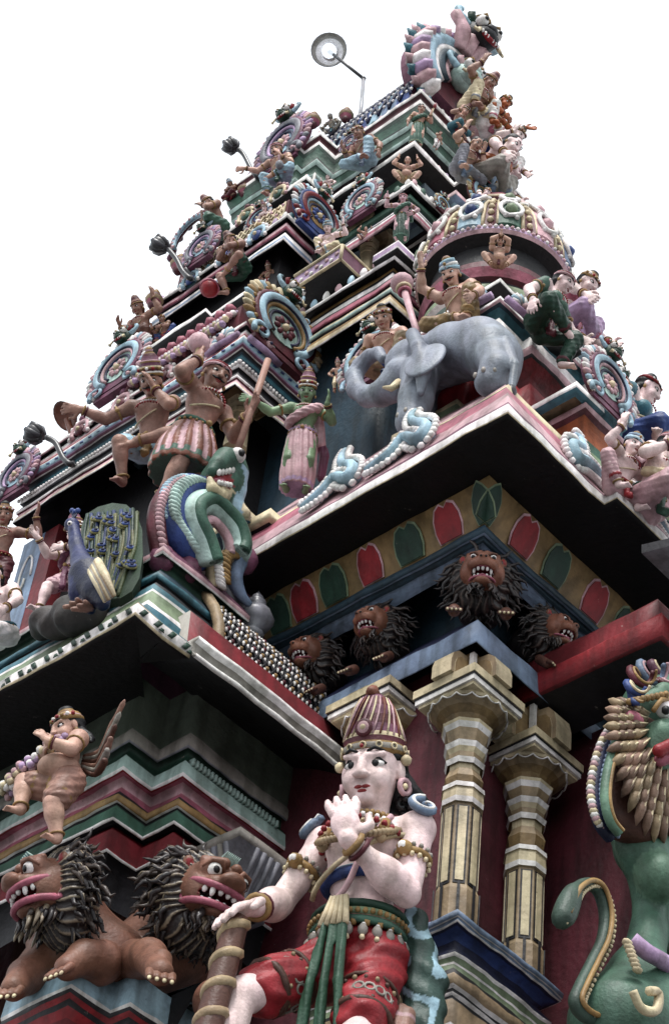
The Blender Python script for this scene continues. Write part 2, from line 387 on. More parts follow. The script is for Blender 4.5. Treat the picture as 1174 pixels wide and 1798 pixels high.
# ---- columns on the pedestal
PY=zat(cr(1166),3.918,3.45)
def column(cx,cy,zb,pys,s=1.0,parent=None,root_own=True,seg=8,dz=0):
    'octagonal column with ringed neck, flared lotus capital and square abacus; pys gives its levels'
    c=M();r8=math.pi/8;Z=lambda y:zat(y,cx,cy)+dz
    def L(m,prof,cols,n=seg): m.lathe(prof,cols,(cx,cy,0),n,r8,None,False)
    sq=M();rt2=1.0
    # shaft: wide square foot, chamfered to an octagon
    z0=zb;z3=Z(pys[1]);z1=z0+(z3-z0)*.32;z2=z0+(z3-z0)*.36
    L(c,[(.079*s,z0),(.079*s,z1),(.07*s,z2),(.07*s,z3)],[C['tan'],C['tan'],C['tan']])
    # raised panels with dark outline on the visible faces
    for k in range(8):
        th=math.pi*k/4;d=V3(math.cos(th),math.sin(th),0);t=V3(-d[1],d[0],0);ap=.07*s*math.cos(r8)
        if d@V3(-1,-1,0)<-.2:continue
        for wd,zz0,zz1,off,col in ((.021,z1+.35*(z3-z2)*0+.02,z3-.012,.001,'char'),(.0145,z1+.03,z3-.018,.0035,'cream'),(.005,z0+.01,z1+.02,.0085,'char')):
            cc=V3(cx,cy,(zz0+zz1)/2)+d*(ap+off)+(d*.004 if col=='char' and wd<.01 else 0)
            c.box(cc,(.002*s,wd*s,(zz1-zz0)/2),C[col],np.array([d,t,V3(0,0,1)]).T)
    rings=[];cols=[]
    def R(y,r,col):rings.append((r*s,Z(y)));cols.append(C[col])
    R(pys[1],.07,'cream');R(pys[1],.079,'white');R(pys[1]-10*s,.08,'cream');R(pys[2],.076,'cream');R(pys[2],.082,'white');R(pys[2]-9*s,.08,'char');R(pys[2]-12*s,.066,'ochre')
    R(pys[3],.074,'tan');R(pys[3]-18*s,.058,'cream');R(pys[3]-32*s,.06,'ochre');R(pys[4],.07,'white');R(pys[4]-9*s,.077,'char');R(pys[4]-12*s,.063,'tan');R(pys[4]-22*s,.066,'cream')
    R(pys[5],.076,'white');R(pys[5]-9*s,.084,'char');R(pys[5]-12*s,.07,'tan');R(pys[6],.084,'white');R(pys[6]-9*s,.094,'cream');R(pys[6]-14*s,.098,'char');R(pys[6]-18*s,.08,'char')
    nn=M();L(nn,rings,cols[:-1])
    # lotus flare: scalloped petals
    fl=M();zf0=Z(pys[6]-18*s);zf1=Z(pys[7]);pr=[(.08,0),(.09,.25),(.115,.55),(.14,.85),(.146,1)]
    L(fl,[(r*s,zf0+(zf1-zf0)*t) for r,t in pr],[C['ochre'],C['ochre'],C['tan'],C['cream']],16)
    for k in range(16):
        th=2*math.pi*k/16+r8/2
        pts=[]
        for t in np.linspace(-1,1,7):
            a=th+t*math.pi/16;r=.147*s*math.cos(math.pi/16)/math.cos(t*math.pi/16)*1.0;zz=zf1-(.010+.016*(1-t*t))*s
            pts.append((cx+r*math.cos(a),cy+r*math.sin(a),zz))
        fl.tube(pts,.0035*s,C['white'],4)
    ab=M();za0=zf1;za1=Z(pys[8]);h=.14*s
    for k,(hh,a,b_,col) in enumerate(((h*.93,0,.18,'cream'),(h,.18,.45,'white'),(h*1.02,.45,.55,'char'),(h*1.05,.55,1,'cream'))):
        ab.box((cx,cy,za0+(za1-za0)*(a+b_)/2),(hh,hh,(za1-za0)*(b_-a)/2),C[col])
    root=c.build('column','wall',parent)
    kids=[nn.build('neck','wall',root),fl.build('capital','wall',root),ab.build('abacus','wall',root)]
    return root,za1
COLUMN_TOPS=[]
c1=(4.02,3.55);c2=(4.345,3.55)
for (cx,cy),pys in ((c1,(1600,1428,1402,1380,1357,1330,1300,1256,1226)),(c2,(1690,1540,1512,1482,1455,1428,1403,1362,1334))):
    rt_,zt=column(cx,cy,PY-.012,pys,.90,TW);own(rt_);COLUMN_TOPS.append(zt)
# left-hand pilaster behind the big statue
rt_,zt=column(4.02,3.93,PY-.012,(1600,1420+60,1392+60,1368+60,1345+55,1318+52,1285+48,1280,1252),1.0,TW);own(rt_);COLUMN_TOPS.append(zt)
# ---- brackets between the abaci and the beam
cx,cy=3.918,3.444
zb0=zat(1127,cx,cy)
for (x,y),zt in zip((c1,c2,(4.02,3.93)),COLUMN_TOPS):
    bk=M()
    h=.062;bk.box((x,y,(zt+zb0)/2),(h,h,(zb0-zt)/2+.01),C['ochre'])
    for sx,sy in ((-1,-1),(-1,1),(1,-1)):bk.box((x+sx*h,y+sy*h,(zt+zb0)/2),(.009,.009,(zb0-zt)/2-.002),C['white'])
    for ax in (0,1):
        for sg in (-1,1):
            d=V3(sg,0,0) if ax==0 else V3(0,sg,0);t=V3(-d[1],d[0],0)
            ol=[(0,.0),(.085,0),(.085,.45),(.075,.75),(.05,.95),(0,1)]
            hh=(zb0-zt)
            for off,sc_,col in ((0.042,1,'tan'),(.045,.8,'ochre')):
                bk.plate([(u*sc_,v*sc_) for u,v in ol],lambda u,v,w_,d=d,t=t,off=off:V3(x,y,zt+.002)+d*(h+u)+t*(w_*2*off/.01-off)+V3(0,0,v*hh*.92),.01,C[col],C['cream'])
    PB(bk,'bracket')
# ---- B beam, lion recess, dark trim, C painted frieze, big cornice
Y0=4.62
beamp=[(3.918,Y0),(3.918,3.444),(RIGHT,3.444)]
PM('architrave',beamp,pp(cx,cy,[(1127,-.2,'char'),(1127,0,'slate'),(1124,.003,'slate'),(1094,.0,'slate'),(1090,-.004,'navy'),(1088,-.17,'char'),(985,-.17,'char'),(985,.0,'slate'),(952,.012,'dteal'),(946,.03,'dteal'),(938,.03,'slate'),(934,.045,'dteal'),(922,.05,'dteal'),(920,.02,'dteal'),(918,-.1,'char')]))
fz=pp(cx,cy,[(921,.028,'ochre'),(835,.10,'ochre'),(832,.0,'ochre')])
PM('frieze',beamp,fz)
(fo0,fz0,_),(fo1,fz1,_)=fz[0],fz[1]
def petal(side,t,kind,wd):
    'painted lotus petal lying on the sloping frieze; side 0 left face, 1 right face; t metres from the corner'
    m=M();e=V3(0,1,0) if side==0 else V3(1,0,0);nrm=V3(-1,0,0) if side==0 else V3(0,-1,0);c0=V3(cx,cy,0)
    up=nrm*(fo1-fo0)+V3(0,0,fz1-fz0);n=np.cross(e,up);n/=np.linalg.norm(n)
    if n@nrm<0:n=-n
    ol=[(-.42,.02),(.42,.02),(.5,.3),(.48,.6),(.36,.84),(.16,.93),(0,.82),(-.16,.93),(-.36,.84),(-.48,.6),(-.5,.3)] if kind!='leaf' else [(-.4,.02),(.4,.02),(.5,.35),(.42,.65),(.2,.88),(0,1),(-.2,.88),(-.42,.65),(-.5,.35)]
    col={'red':C['red'],'green':C['dgreen'],'leaf':C['dgreen']}[kind];rim=C['rose'] if kind=='red' else C['lime']
    f=lambda u,v,w_:c0+nrm*fo0+V3(0,0,fz0)+e*(t+u*wd)+up*v+n*(w_+.0015)
    oc=[(u*1.14,v*1.05) for u,v in ol]
    m.plate([(u,max(v,.02)) for u,v in oc],f,.003,rim);m.plate([(u,.015+v*.97) for u,v in ol],lambda u,v,w_:f(u,v,w_+.0035),.004,col)
    own(m.build('petal','wall',TW))
# px positions of petals on the frieze's mid line
mo=(fo0+fo1)/2
for i,px_ in enumerate(((785,925),(716,962),(648,1000),(584,1030),(532,1062),(487,1090))):
    q=hx(*px_,cx-mo);petal(0,q[1]-cy,'red' if i%2==0 else 'green',.110+.009*math.sin(i*2.3))
for i,px_ in enumerate(((921,930),(977,985),(1044,1040),(1095,1090))):
    q=hy(*px_,cy-mo);petal(1,q[0]-cx,'red' if i%2==0 else 'green',.112)
m=M() # corner leaf
for sd_ in (0,1):petal(sd_,-.045,'leaf',.085)
ey=hx(890.7,725,3.62)[1];ex=3.62
xj=hy(1060,872,ey)[0]
cornp=[(ex,4.60),(ex,ey),(xj,ey),(xj,ey-.055),(RIGHT,ey-.055)]
PM('cornice',cornp,[(-.38,zat(725,ex,ey)+.035,C['black']),(-.03,zat(725,ex,ey)+.012,C['black'])]+pp(ex,ey,[(725,0,'cream'),(722,.002,'white'),(712,.002,'white'),(709,-.004,'purple'),(706,-.008,'rose'),(700,-.02,'rose'),(692,-.045,'pink'),(685,-.075,'pink'),(681,-.09,'char'),(679,-.11,'rose'),(676,-.11,'rose'),(676,-.4,'rose'),(676,-1.2,'rose')]))  # black underside: the shade below the cornice is put into its colour
ledge=[(ex+.1,4.62),(ex+.1,hx(470,870,ex+.1)[1]),(ex+.055,hx(470,870,ex+.1)[1])]
yl=ledge[1][1]
zl0=zat(683,ex+.08,ey+.08);zl1=zat(668,ex+.08,ey+.08)
PM('ledge',[(ex+.045,4.46),(ex+.045,4.30),(ex+.10,4.30),(ex+.10,ey+.09),(ex+.9,ey+.09)],[(-.05,zl0-.03,C['char']),(-.02,zl0,C['cream']),(0,zl0,C['cream']),(0,zl1,C['cream']),(-.3,zl1,C['cream']),(-.6,zl1,C['cream'])])
ZL=zl1
# purple stub under the jog on the left
PM('ledge',[(ex+.06,4.75),(ex+.06,4.45),(ex+.4,4.45)],[(-.02,6.75,C['purple']),(-.02,ZL-.1,C['purple']),(.02,ZL-.09,C['dteal']),(.03,ZL-.02,C['teal']),(.05,ZL-.02,C['cream']),(.05,ZL+.03,C['cream']),(-.2,ZL+.03,C['cream'])])
# ---- G lower left bay: moulded wall
k3=lambda y:1200+.3407*y
x2,y2=3.53,4.36
y1=hx(279,1329,x2)[1];x1=hy(231.7,1285,y1)[0]
bayw=[(x1,FAR),(x1,y1),(x2,y1),(x2,y2),(4.3,y2)]
# dentil comb under the pale band
dm=M()
zz=zat(k3(393),x2,y2)
for i in range(24):dm.box((x2+.02+i*.018,y2-.01,zz-.004),(.005,.012,.012),C['mint'])
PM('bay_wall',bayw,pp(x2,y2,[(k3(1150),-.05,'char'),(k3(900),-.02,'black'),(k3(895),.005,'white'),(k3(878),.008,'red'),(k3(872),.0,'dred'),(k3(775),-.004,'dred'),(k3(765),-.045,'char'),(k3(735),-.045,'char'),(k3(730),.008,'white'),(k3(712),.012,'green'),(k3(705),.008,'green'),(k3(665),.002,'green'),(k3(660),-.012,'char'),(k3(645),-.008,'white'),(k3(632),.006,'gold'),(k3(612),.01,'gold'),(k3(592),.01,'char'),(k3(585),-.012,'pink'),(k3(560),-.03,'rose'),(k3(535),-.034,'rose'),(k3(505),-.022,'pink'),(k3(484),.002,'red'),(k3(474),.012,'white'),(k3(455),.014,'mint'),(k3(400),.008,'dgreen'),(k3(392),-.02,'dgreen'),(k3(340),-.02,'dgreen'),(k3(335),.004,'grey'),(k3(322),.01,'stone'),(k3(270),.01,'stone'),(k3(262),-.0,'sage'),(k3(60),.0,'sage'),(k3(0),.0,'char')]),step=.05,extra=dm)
# ---- bay eave: fascia of two returns, checker band, red band
zE=6.034
eave=[(2.988,FAR),(2.988,4.079),(3.242,4.079)]
ck=M()
for side in (0,1):
    n=40 if side==0 else 4;L_=.062
    for i in range(n):
        t0=.012+i*L_*1.05
        if side==0:f=lambda u,v,w_:V3(2.988-.002-w_,4.079+t0+u,zE+.014+v)
        else:f=lambda u,v,w_:V3(2.988+t0+u,4.079-.002-w_,zE+.014+v)
        k=.018
        ck.plate([(0,.003),(.022,.003),(.022+k,.033),(k,.033)],f,.002,C['dgreen'])
        if i%2:ck.plate([(.026,.0),(.05,.0),(.03+k,.014),(.026+k*.5,.014)],f,.002,C['dgreen'])
PM('bay_cornice',eave,[(-.55,zE+.20,C['black']),(-.30,zE+.125,C['black']),(-.03,zE+.012,C['black']),(0,zE,C['cream']),(.001,zE+.012,C['white']),(0,zE+.05,C['white']),(-.004,zE+.058,C['tan']),(-.012,zE+.068,C['teal']),(-.02,zE+.078,C['teal']),(-.10,zE+.08,C['dteal'])],extra=ck)  # soffit coloured black to carry the shade under the eave
PM('bay_cornice',[(3.243,4.052),(4.02,4.052)],[(-.34,zE+.20,C['black']),(-.18,zE+.12,C['black']),(-.03,zE+.02,C['black']),(-.01,zE-.004,C['white']),(0,zE-.004,C['white']),(0,zE+.012,C['white']),(-.012,zE+.018,C['grey']),(-.03,zE+.04,C['stone']),(-.018,zE+.066,C['white']),(0,zE+.074,C['white']),(0,zE+.088,C['white']),(-.03,zE+.09,C['dred']),(-.06,zE+.09,C['dred']),(-.075,zE+.235,C['red']),(-.08,zE+.24,C['red']),(-.3,zE+.24,C['red'])],capcol=C['stone'])  # return soffit black too, eave shade painted in
# ---- stepped teal ledges above the bay eave
xq,yq=3.225,4.30
PM('ledge',[(3.225,FAR),(3.225,4.3),(3.60,4.3)],[(o,zat(py,xq-o,yq-o),C[c]) for py,o,c in [(1075,.135,'teal'),(1058,.14,'white'),(1052,.13,'lime'),(1044,.11,'lime'),(1036,.1,'white'),(1032,.1,'teal'),(1024,.095,'char'),(1021,.06,'char'),(1016,.06,'teal'),(1012,.075,'teal'),(1002,.075,'dteal'),(999,.03,'dgreen'),(988,.02,'dgreen'),(976,.035,'dgreen'),(972,.06,'dgreen'),(970,.062,'white'),(966,.066,'rose'),(959,.066,'purple'),(957,.05,'purple'),(957,-.4,'purple')]],step=.05)
ZM=zat(957,xq,yq)
# ============================================================ lower-left plinth under the lions, grey bracket, right bay
xA=3.2;zled=4.937
k1=hx(133,1703,xA);k2=hz(180,1738,zled);k3_=hz(240,1712,zled);k0=hz(37,1745,zled)
PM('plinth',[(xA+.3,k0[1]),(xA,k0[1]),(xA,k1[1]),(k2[0],k1[1]),(k2[0],k3_[1]),(4.0,k3_[1])],
 [(-.1,4.3,C['char']),(-.02,4.5,C['dred']),(-.02,4.76,C['red']),(.0,4.78,C['char']),(.0,4.80,C['red']),(.012,4.81,C['char']),(.012,4.825,C['white']),(.015,4.835,C['sky']),(.01,4.90,C['sky']),(.012,4.93,C['mint']),(.0,4.937,C['sky']),(-.5,4.937,C['dteal'])],step=.05)
b=M();b.box((3.85,4.9,5.1),(.1,.5,1.1),C['dbrown']);PB(b,'bay_wall')
# grey fluted scroll bracket above the right-hand lion
kx=hy(408,1585,4.24);kz=hy(415,1458,4.19)[2];x0,x1_=kx[0]-.005,kx[0]+.15;y0=4.24
cym=[(-.02,kx[2]),(0,kx[2]),(.004,kx[2]+.04),(.016,kx[2]+.08),(.04,kx[2]+.115),(.07,kz-.03),(.075,kz-.028),(.078,kz),(.0,kz+.002)]
PM('scroll_bracket',[(x0,y0+.22),(x0,y0),(x1_,y0),(x1_,y0+.22)],[(o,z,C['grey'] if i<5 else C['stone']) for i,(o,z) in enumerate(cym)],step=.04)
m=M()
for i in range(8):
    y=y0+.005+i*.028;m.tube([(x0-o-.002,y-o*.25,z) for o,z in cym[1:6]],.010,C['stone'] if i%2 else C['grey'],6)
for i in range(4):
    x=x0+.015+i*.032;m.tube([(x,y0-o-.002,z) for o,z in cym[1:6]],.010,C['grey'],6)
PB(m,'bracket_flutes')
# right bay: red eave seen end-on, return wall
PM('bay_cornice',[(4.25,3.56),(4.25,2.93),(6.5,2.93)],[(-.22,6.25,C['char']),(-.015,6.272,C['dred']),(0,6.275,C['red']),(.004,6.36,C['red']),(.0,6.37,C['dred']),(-.03,6.385,C['dred']),(-.035,6.47,C['dred']),(-.05,6.50,C['char']),(-.25,6.52,C['char'])])
b=M();b.box((5.6,3.3,4.6),(1.05,.32,1.7),C['maroon']);PB(b,'bay_wall')
# drooping dark eave hood at the end of the right bay
b=M();pr=[(2.93,6.60),(2.80,6.56),(2.70,6.46),(2.66,6.33),(2.69,6.33),(2.73,6.44),(2.82,6.53),(2.93,6.56)]
vs=[];
b.plate([(y,z) for y,z in pr],lambda u,v,w_:V3(4.14+w_,u,v),2.0,C['char'],C['grey']);PB(b,'eave_hood')

# ============================================================ SECOND STOREY
# central bay of the long face
xb,yb=3.74,4.757;YE2=6.2
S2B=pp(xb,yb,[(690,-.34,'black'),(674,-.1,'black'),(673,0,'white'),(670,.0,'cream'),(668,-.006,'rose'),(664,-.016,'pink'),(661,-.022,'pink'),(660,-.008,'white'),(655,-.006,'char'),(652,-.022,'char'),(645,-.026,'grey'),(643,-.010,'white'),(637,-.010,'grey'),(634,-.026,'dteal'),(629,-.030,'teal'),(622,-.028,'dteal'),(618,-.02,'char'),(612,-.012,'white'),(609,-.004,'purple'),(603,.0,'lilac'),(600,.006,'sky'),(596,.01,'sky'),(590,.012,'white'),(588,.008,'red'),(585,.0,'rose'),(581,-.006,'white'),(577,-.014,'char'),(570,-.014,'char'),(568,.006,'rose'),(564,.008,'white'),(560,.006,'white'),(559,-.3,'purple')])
ZB2=zat(560,xb,yb)
# blue squares painted along the pale band, white beads on the rope band
m=M();zq=(S2B[20][1]+S2B[22][1])/2;n=24
for i in range(n):
    y=yb+.04+i*(YE2-yb-.06)/n
    m.plate([(0,-.007),(.022,-.003),(.026,.009),(.004,.006)],lambda u,v,w_:V3(xb-.0085-.003-w_,y+u,zq+v),.003,C['blue'])
for i in range(10):
    x=xb+.03+i*.05
    m.plate([(0,-.007),(.022,-.003),(.026,.009),(.004,.006)],lambda u,v,w_:V3(x+u,yb-.0085-.003-w_,zq+v),.003,C['blue'])
zq=(S2B[11][1]+S2B[13][1])/2
for i in range(75):m.ball((xb-.0+.006,yb+.01+i*.0195,zq),(.009,.009,.011),C['white'],6,4)
for i in range(26):m.ball((xb+.01+i*.0195,yb+.006,zq),(.009,.009,.011),C['white'],6,4)
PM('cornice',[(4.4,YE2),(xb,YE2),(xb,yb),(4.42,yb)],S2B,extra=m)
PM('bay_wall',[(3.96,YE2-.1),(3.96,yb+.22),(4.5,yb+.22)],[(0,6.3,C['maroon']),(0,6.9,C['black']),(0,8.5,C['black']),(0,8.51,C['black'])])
# painted pillar strips of the bay
def arabesque(m,f,h,col,w_=.05):
    for i in range(3):
        z=(i+.5)*h/3;s=1 if i%2 else -1
        pts=[f(s*w_*.5*math.cos(a)*k/2.2,z+h*.14*math.sin(a)*k/2.2,.004) for a,k in [(t,2.2-t/3.4) for t in np.linspace(0,6.2,16)]]
        m.tube(pts,.006,col,5)
for yy in (hx(95,900,3.86)[1],):
    m=M();m.box((3.93,yy+.1,7.55),(.07,.075,.75),C['slate']);m.box((3.93,yy-.02,7.55),(.068,.05,.75),C['dred'])
    arabesque(m,lambda u,v,w_:V3(3.86-w_,yy+.1+u,6.95+v),1.3,C['white'],.1)
    PB(m,'pillar')
# base step behind the front figures
PM('ledge',[(3.62,FAR),(3.62,4.86),(4.2,4.86)],[(-.2,6.6,C['dteal']),(0,6.62,C['purple']),(0,6.72,C['purple']),(.03,6.73,C['lilac']),(.03,6.77,C['rose']),(0,6.78,C['purple']),(-.3,6.78,C['purple'])])
# main wall of the storey and its cornice
xm,ym=4.05,4.19
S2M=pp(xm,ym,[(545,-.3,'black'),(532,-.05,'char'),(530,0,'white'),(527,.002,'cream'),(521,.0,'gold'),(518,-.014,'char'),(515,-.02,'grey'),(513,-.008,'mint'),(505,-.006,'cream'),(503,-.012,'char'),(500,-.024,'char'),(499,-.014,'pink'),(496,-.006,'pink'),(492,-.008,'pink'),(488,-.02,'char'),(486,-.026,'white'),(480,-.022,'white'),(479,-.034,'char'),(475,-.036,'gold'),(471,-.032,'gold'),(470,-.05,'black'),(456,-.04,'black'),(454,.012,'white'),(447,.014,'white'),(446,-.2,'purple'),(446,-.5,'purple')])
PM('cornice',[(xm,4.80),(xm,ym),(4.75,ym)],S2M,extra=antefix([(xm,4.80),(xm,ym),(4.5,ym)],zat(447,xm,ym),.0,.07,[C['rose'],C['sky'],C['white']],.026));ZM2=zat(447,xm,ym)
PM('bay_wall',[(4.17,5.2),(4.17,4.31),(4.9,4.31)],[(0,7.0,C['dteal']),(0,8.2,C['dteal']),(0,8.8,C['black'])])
# ledges under the medallion, jog to the left
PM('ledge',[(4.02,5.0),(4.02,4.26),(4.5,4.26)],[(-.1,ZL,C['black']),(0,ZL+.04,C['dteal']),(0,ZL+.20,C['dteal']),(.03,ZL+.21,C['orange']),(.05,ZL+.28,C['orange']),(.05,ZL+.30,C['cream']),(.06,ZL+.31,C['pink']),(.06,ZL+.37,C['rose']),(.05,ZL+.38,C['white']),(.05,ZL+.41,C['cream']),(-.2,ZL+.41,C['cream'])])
ZMED=ZL+.41
# ---- corner pavilion
px0,py0=3.95,3.46
pz=lambda y:zat(y,px0,py0)
zt=pz(560)
b=M();b.box(((px0+.1+5.2)/2,(py0+.1+3.93)/2,(7+8.2)/2),((5.2-px0-.1)/2,(3.93-py0-.1)/2,.6),C['dteal']);PB(b,'pavilion_wall')
pav=[(4.4,3.97),(3.90,3.97),(3.90,3.60),(3.95,3.60),(3.95,3.46),(4.10,3.46),(4.10,3.41),(4.42,3.41),(4.42,3.36),(4.75,3.36)]
H=zt-ZL
PM('pavilion_ledge',pav,[(-.10,ZL,C['dteal']),(-.10,ZL+.30*H,C['dteal']),(-.05,ZL+.31*H,C['mint']),(-.05,ZL+.37*H,C['mint']),(-.045,ZL+.38*H,C['char']),(-.03,ZL+.42*H,C['lime']),(-.02,ZL+.48*H,C['cream']),(-.02,ZL+.51*H,C['char']),(-.04,ZL+.53*H,C['red']),(-.022,ZL+.60*H,C['red']),(-.03,ZL+.70*H,C['dred']),(-.06,ZL+.73*H,C['dred']),(-.06,ZL+.82*H,C['dred']),(-.01,ZL+.87*H,C['char']),(0,ZL+.88*H,C['rose']),(.004,ZL+.93*H,C['white']),(0,zt,C['white']),(-.02,zt+.002,C['char']),(-.06,zt+.004,C['teal']),(-.05,pz(541),C['teal']),(-.02,pz(530),C['dteal']),(-.005,pz(529),C['rose']),(0,pz(525),C['white']),(0,pz(521),C['white']),(-.04,pz(520),C['purple']),(-.3,pz(519),C['purple'])],step=.04)
# pale posts under the pavilion's right side and little arched niches
m=M()
for x in (3.99,4.09,4.20,4.31,4.43):
    m.box((x,py0+.06,ZL+.15*H),(.014,.02,.15*H),C['mint']);m.box((x-.014,py0+.038,ZL+.15*H),(.004,.004,.15*H),C['white'])
PB(m,'baluster')
for x in (4.15,4.37):
    m=M();pts=[(x-.06,py0+.03,ZL)]+[(x+.06*math.cos(a),py0+.03,ZL+.05+.07*math.sin(a)) for a in np.linspace(math.pi,0,9)]+[(x+.06,py0+.03,ZL)]
    m.tube(pts,.014,C['cream'],6);PB(m,'niche_arch')
# lattice-faced tapering block
m=M();zb_,zt_=pz(520),pz(497)
A=[(3.99,3.50),(4.45,3.50),(4.45,3.92),(3.99,3.92)];B_=[(4.06,3.57),(4.45,3.57),(4.45,3.92),(4.06,3.92)]
vs=[(x,y,zb_) for x,y in A]+[(x,y,zt_) for x,y in B_]
m._add(vs,[(0,1,5,4),(3,0,4,7),(4,5,6,7)],C['rose'],False)
m.tube([vs[0],vs[4]],.008,C['gold'],6)
def quadp(a,b,c,d,u,v):return (np.array(a)*(1-u)+np.array(b)*u)*(1-v)+(np.array(d)*(1-u)+np.array(c)*u)*v
for (a,b_,c,d) in ((vs[0],vs[1],vs[5],vs[4]),(vs[0],vs[3],vs[7],vs[4])):
    for i in range(-3,9):
        for s in (1,-1):
            p=[quadp(a,b_,c,d,np.clip((i+s*(t-.5)*2.2)/8,0,1),t) for t in np.linspace(0,1,4)];m.tube(p,.004,C['purple'] if s>0 else C['maroon'],4)
PB(m,'lattice_block')
PM('pavilion_ledge',[(4.5,3.92),(4.0,3.92),(4.0,3.51),(4.6,3.51)],[(-.12,pz(497),C['char']),(-.1,pz(480),C['char']),(-.005,pz(473),C['char']),(0,pz(472),C['white']),(0,pz(465),C['cream']),(-.05,pz(464),C['cream']),(-.4,pz(464),C['cream'])])
ZP=pz(464)
# dome
dc=V3(4.36,3.86,8.88);dr=.335
m=M();m.lathe([(r*.78,z) for r,z in [(.37,ZP),(.37,ZP+0.044),(.385,ZP+0.052),(.385,ZP+0.089),(.35,ZP+0.096),(.35,ZP+0.148),(.37,ZP+0.155),(.40,ZP+0.170),(.40,ZP+0.200),(.36,ZP+0.207),(.36,ZP+0.252),(.385,ZP+0.266),(.41,ZP+0.311),(.40,ZP+0.355),(.36,ZP+0.370),(.36,8.85),(.43,8.87)]],
 [C[k] for k in ('mint','char','white','char','dgreen','mint','white','lime','char','char','maroon','pink','maroon','char','black','black')],(dc[0],dc[1],0),48,0,None,False);PB(m,'dome_neck')
m=M();vs=[];fs=[];cc=[];NS=96;prof=[(1.0,-.02),(1.035,.03),(1.03,.09),(1.0,.10)]+[(math.cos(a)*1.0,.10+math.sin(a)*1.32) for a in np.linspace(.03,1.42,12)]
for r,z in prof:
    for k in range(NS):
        th=2*math.pi*k/NS;rr=r*dr
        if z>.1:
            ph=k%8
            rr*=1.0 if ph<3 else 1.03+.03*math.sin(math.pi*(ph-2.5)/5)
        vs.append((dc[0]+rr*math.cos(th),dc[1]+rr*math.sin(th),dc[2]+z*dr))
pan=[C['sky'],C['green'],C['rose'],C['slate'],C['green'],C['pink']]
for i in range(len(prof)-1):
    for k in range(NS):
        a=i*NS+k;b_=i*NS+(k+1)%NS;fs.append((a,b_,b_+NS,a+NS))
        if i<3:cc.append(C['rose'] if i!=1 else C['lilac'])
        else:cc.append(C['maroon'] if k%8<3 else pan[(k//8)%6])
m._add(vs,fs,cc,False)
for k in range(12):
    th0=2*math.pi*(8*k)/NS;th1=2*math.pi*(8*k+3)/NS;thm=2*math.pi*(8*k+5.5)/NS;tr=2*math.pi*(8*k+1.5)/NS
    def P3(th,a,o=1.0):return V3(dc[0]+dr*o*math.cos(a)*math.cos(th),dc[1]+dr*o*math.cos(a)*math.sin(th),dc[2]+dr*(.10+1.32*math.sin(a)*o))
    for th in (th0,th1):m.tube([P3(th,a,1.015) for a in np.linspace(.03,1.4,12)],.009,C['cream'],5)
    for a in np.linspace(.12,1.2,8):m.ball(P3(tr,a,1.01),.016,C['cream'] ,6,4)
    for a in (.12,.50,.86):
        wd=.115*math.cos(a)
        pts=[P3(thm+wd*1.25*math.cos(t)/max(math.cos(a),.3),a+.17+.15*math.sin(t)*(1+.12*math.cos(3*t)),1.075) for t in np.linspace(0,6.28,15)[:-1]]
        m.tube(pts,.011,C['white'],5,closed=True)
        m.ball(P3(thm,a+.17,1.06),(.03,.03,.03),[C['blue'],C['lime'],C['rose']][k%3],6,5)
        for t in (-.6,.6):m.ball(P3(thm+t*wd,a+.02,1.06),.014,C['white'],5,4)
for k in range(90):
    th=2*math.pi*k/90;m.ball((dc[0]+dr*1.035*math.cos(th),dc[1]+dr*1.035*math.sin(th),dc[2]+.025),.0105,C['white'] if k%2 else C['rose'],5,4)
PB(m,'dome','orn')
m=M();zt2=dc[2]+dr*1.36
m.lathe([(.15,zt2-.03),(.17,zt2),(.13,zt2+.03),(.12,zt2+.05),(.15,zt2+.06),(.15,zt2+.08),(.11,zt2+.09),(.10,zt2+.12),(.12,zt2+.13),(.07,zt2+.17),(.02,zt2+.22),(0,zt2+.24)],[C[k] for k in ('pink','tan','brown','maroon','tan','maroon','brown','pink','rose','pink','pink')],(dc[0],dc[1],0),16);PB(m,'finial','orn')
# right-hand ledges beyond the pavilion
def zpx(p,y):return hy(*p,y)
q=zpx((965,543),3.35);q2=zpx((1020,608),3.35)
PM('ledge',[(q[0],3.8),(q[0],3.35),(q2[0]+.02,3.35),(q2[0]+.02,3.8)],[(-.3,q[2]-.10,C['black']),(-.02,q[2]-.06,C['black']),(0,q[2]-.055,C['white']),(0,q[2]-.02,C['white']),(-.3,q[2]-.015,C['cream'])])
q=hy(1027,701,3.22)
PM('ledge',[(q[0],3.7),(q[0],3.22),(q[0]+.36,3.22),(q[0]+.36,3.14),(RIGHT,3.14)],[(-.06,ZL,C['dteal']),(-.06,q[2]-.3,C['dteal']),(-.04,q[2]-.29,C['lime']),(-.02,q[2]-.23,C['cream']),(-.05,q[2]-.22,C['green']),(-.03,q[2]-.17,C['orange']),(-.02,q[2]-.055,C['maroon']),(0,q[2]-.045,C['rose']),(.005,q[2]-.02,C['rose']),(-.01,q[2],C['stone']),(-.3,q[2]+.002,C['stone'])])
ZR=q[2]
for p0,dz in (((1012,668),.06),((1053,700),.06)):
    q=hy(*p0,3.2);PM('ledge',[(q[0],3.5),(q[0],3.2),(q[0]+.17,3.2)],[(-.03,ZR-.02,C['teal']),(-.02,q[2]-.035,C['teal']),(0,q[2]-.03,C['white']),(0,q[2],C['cream']),(-.2,q[2]+.002,C['cream'])])
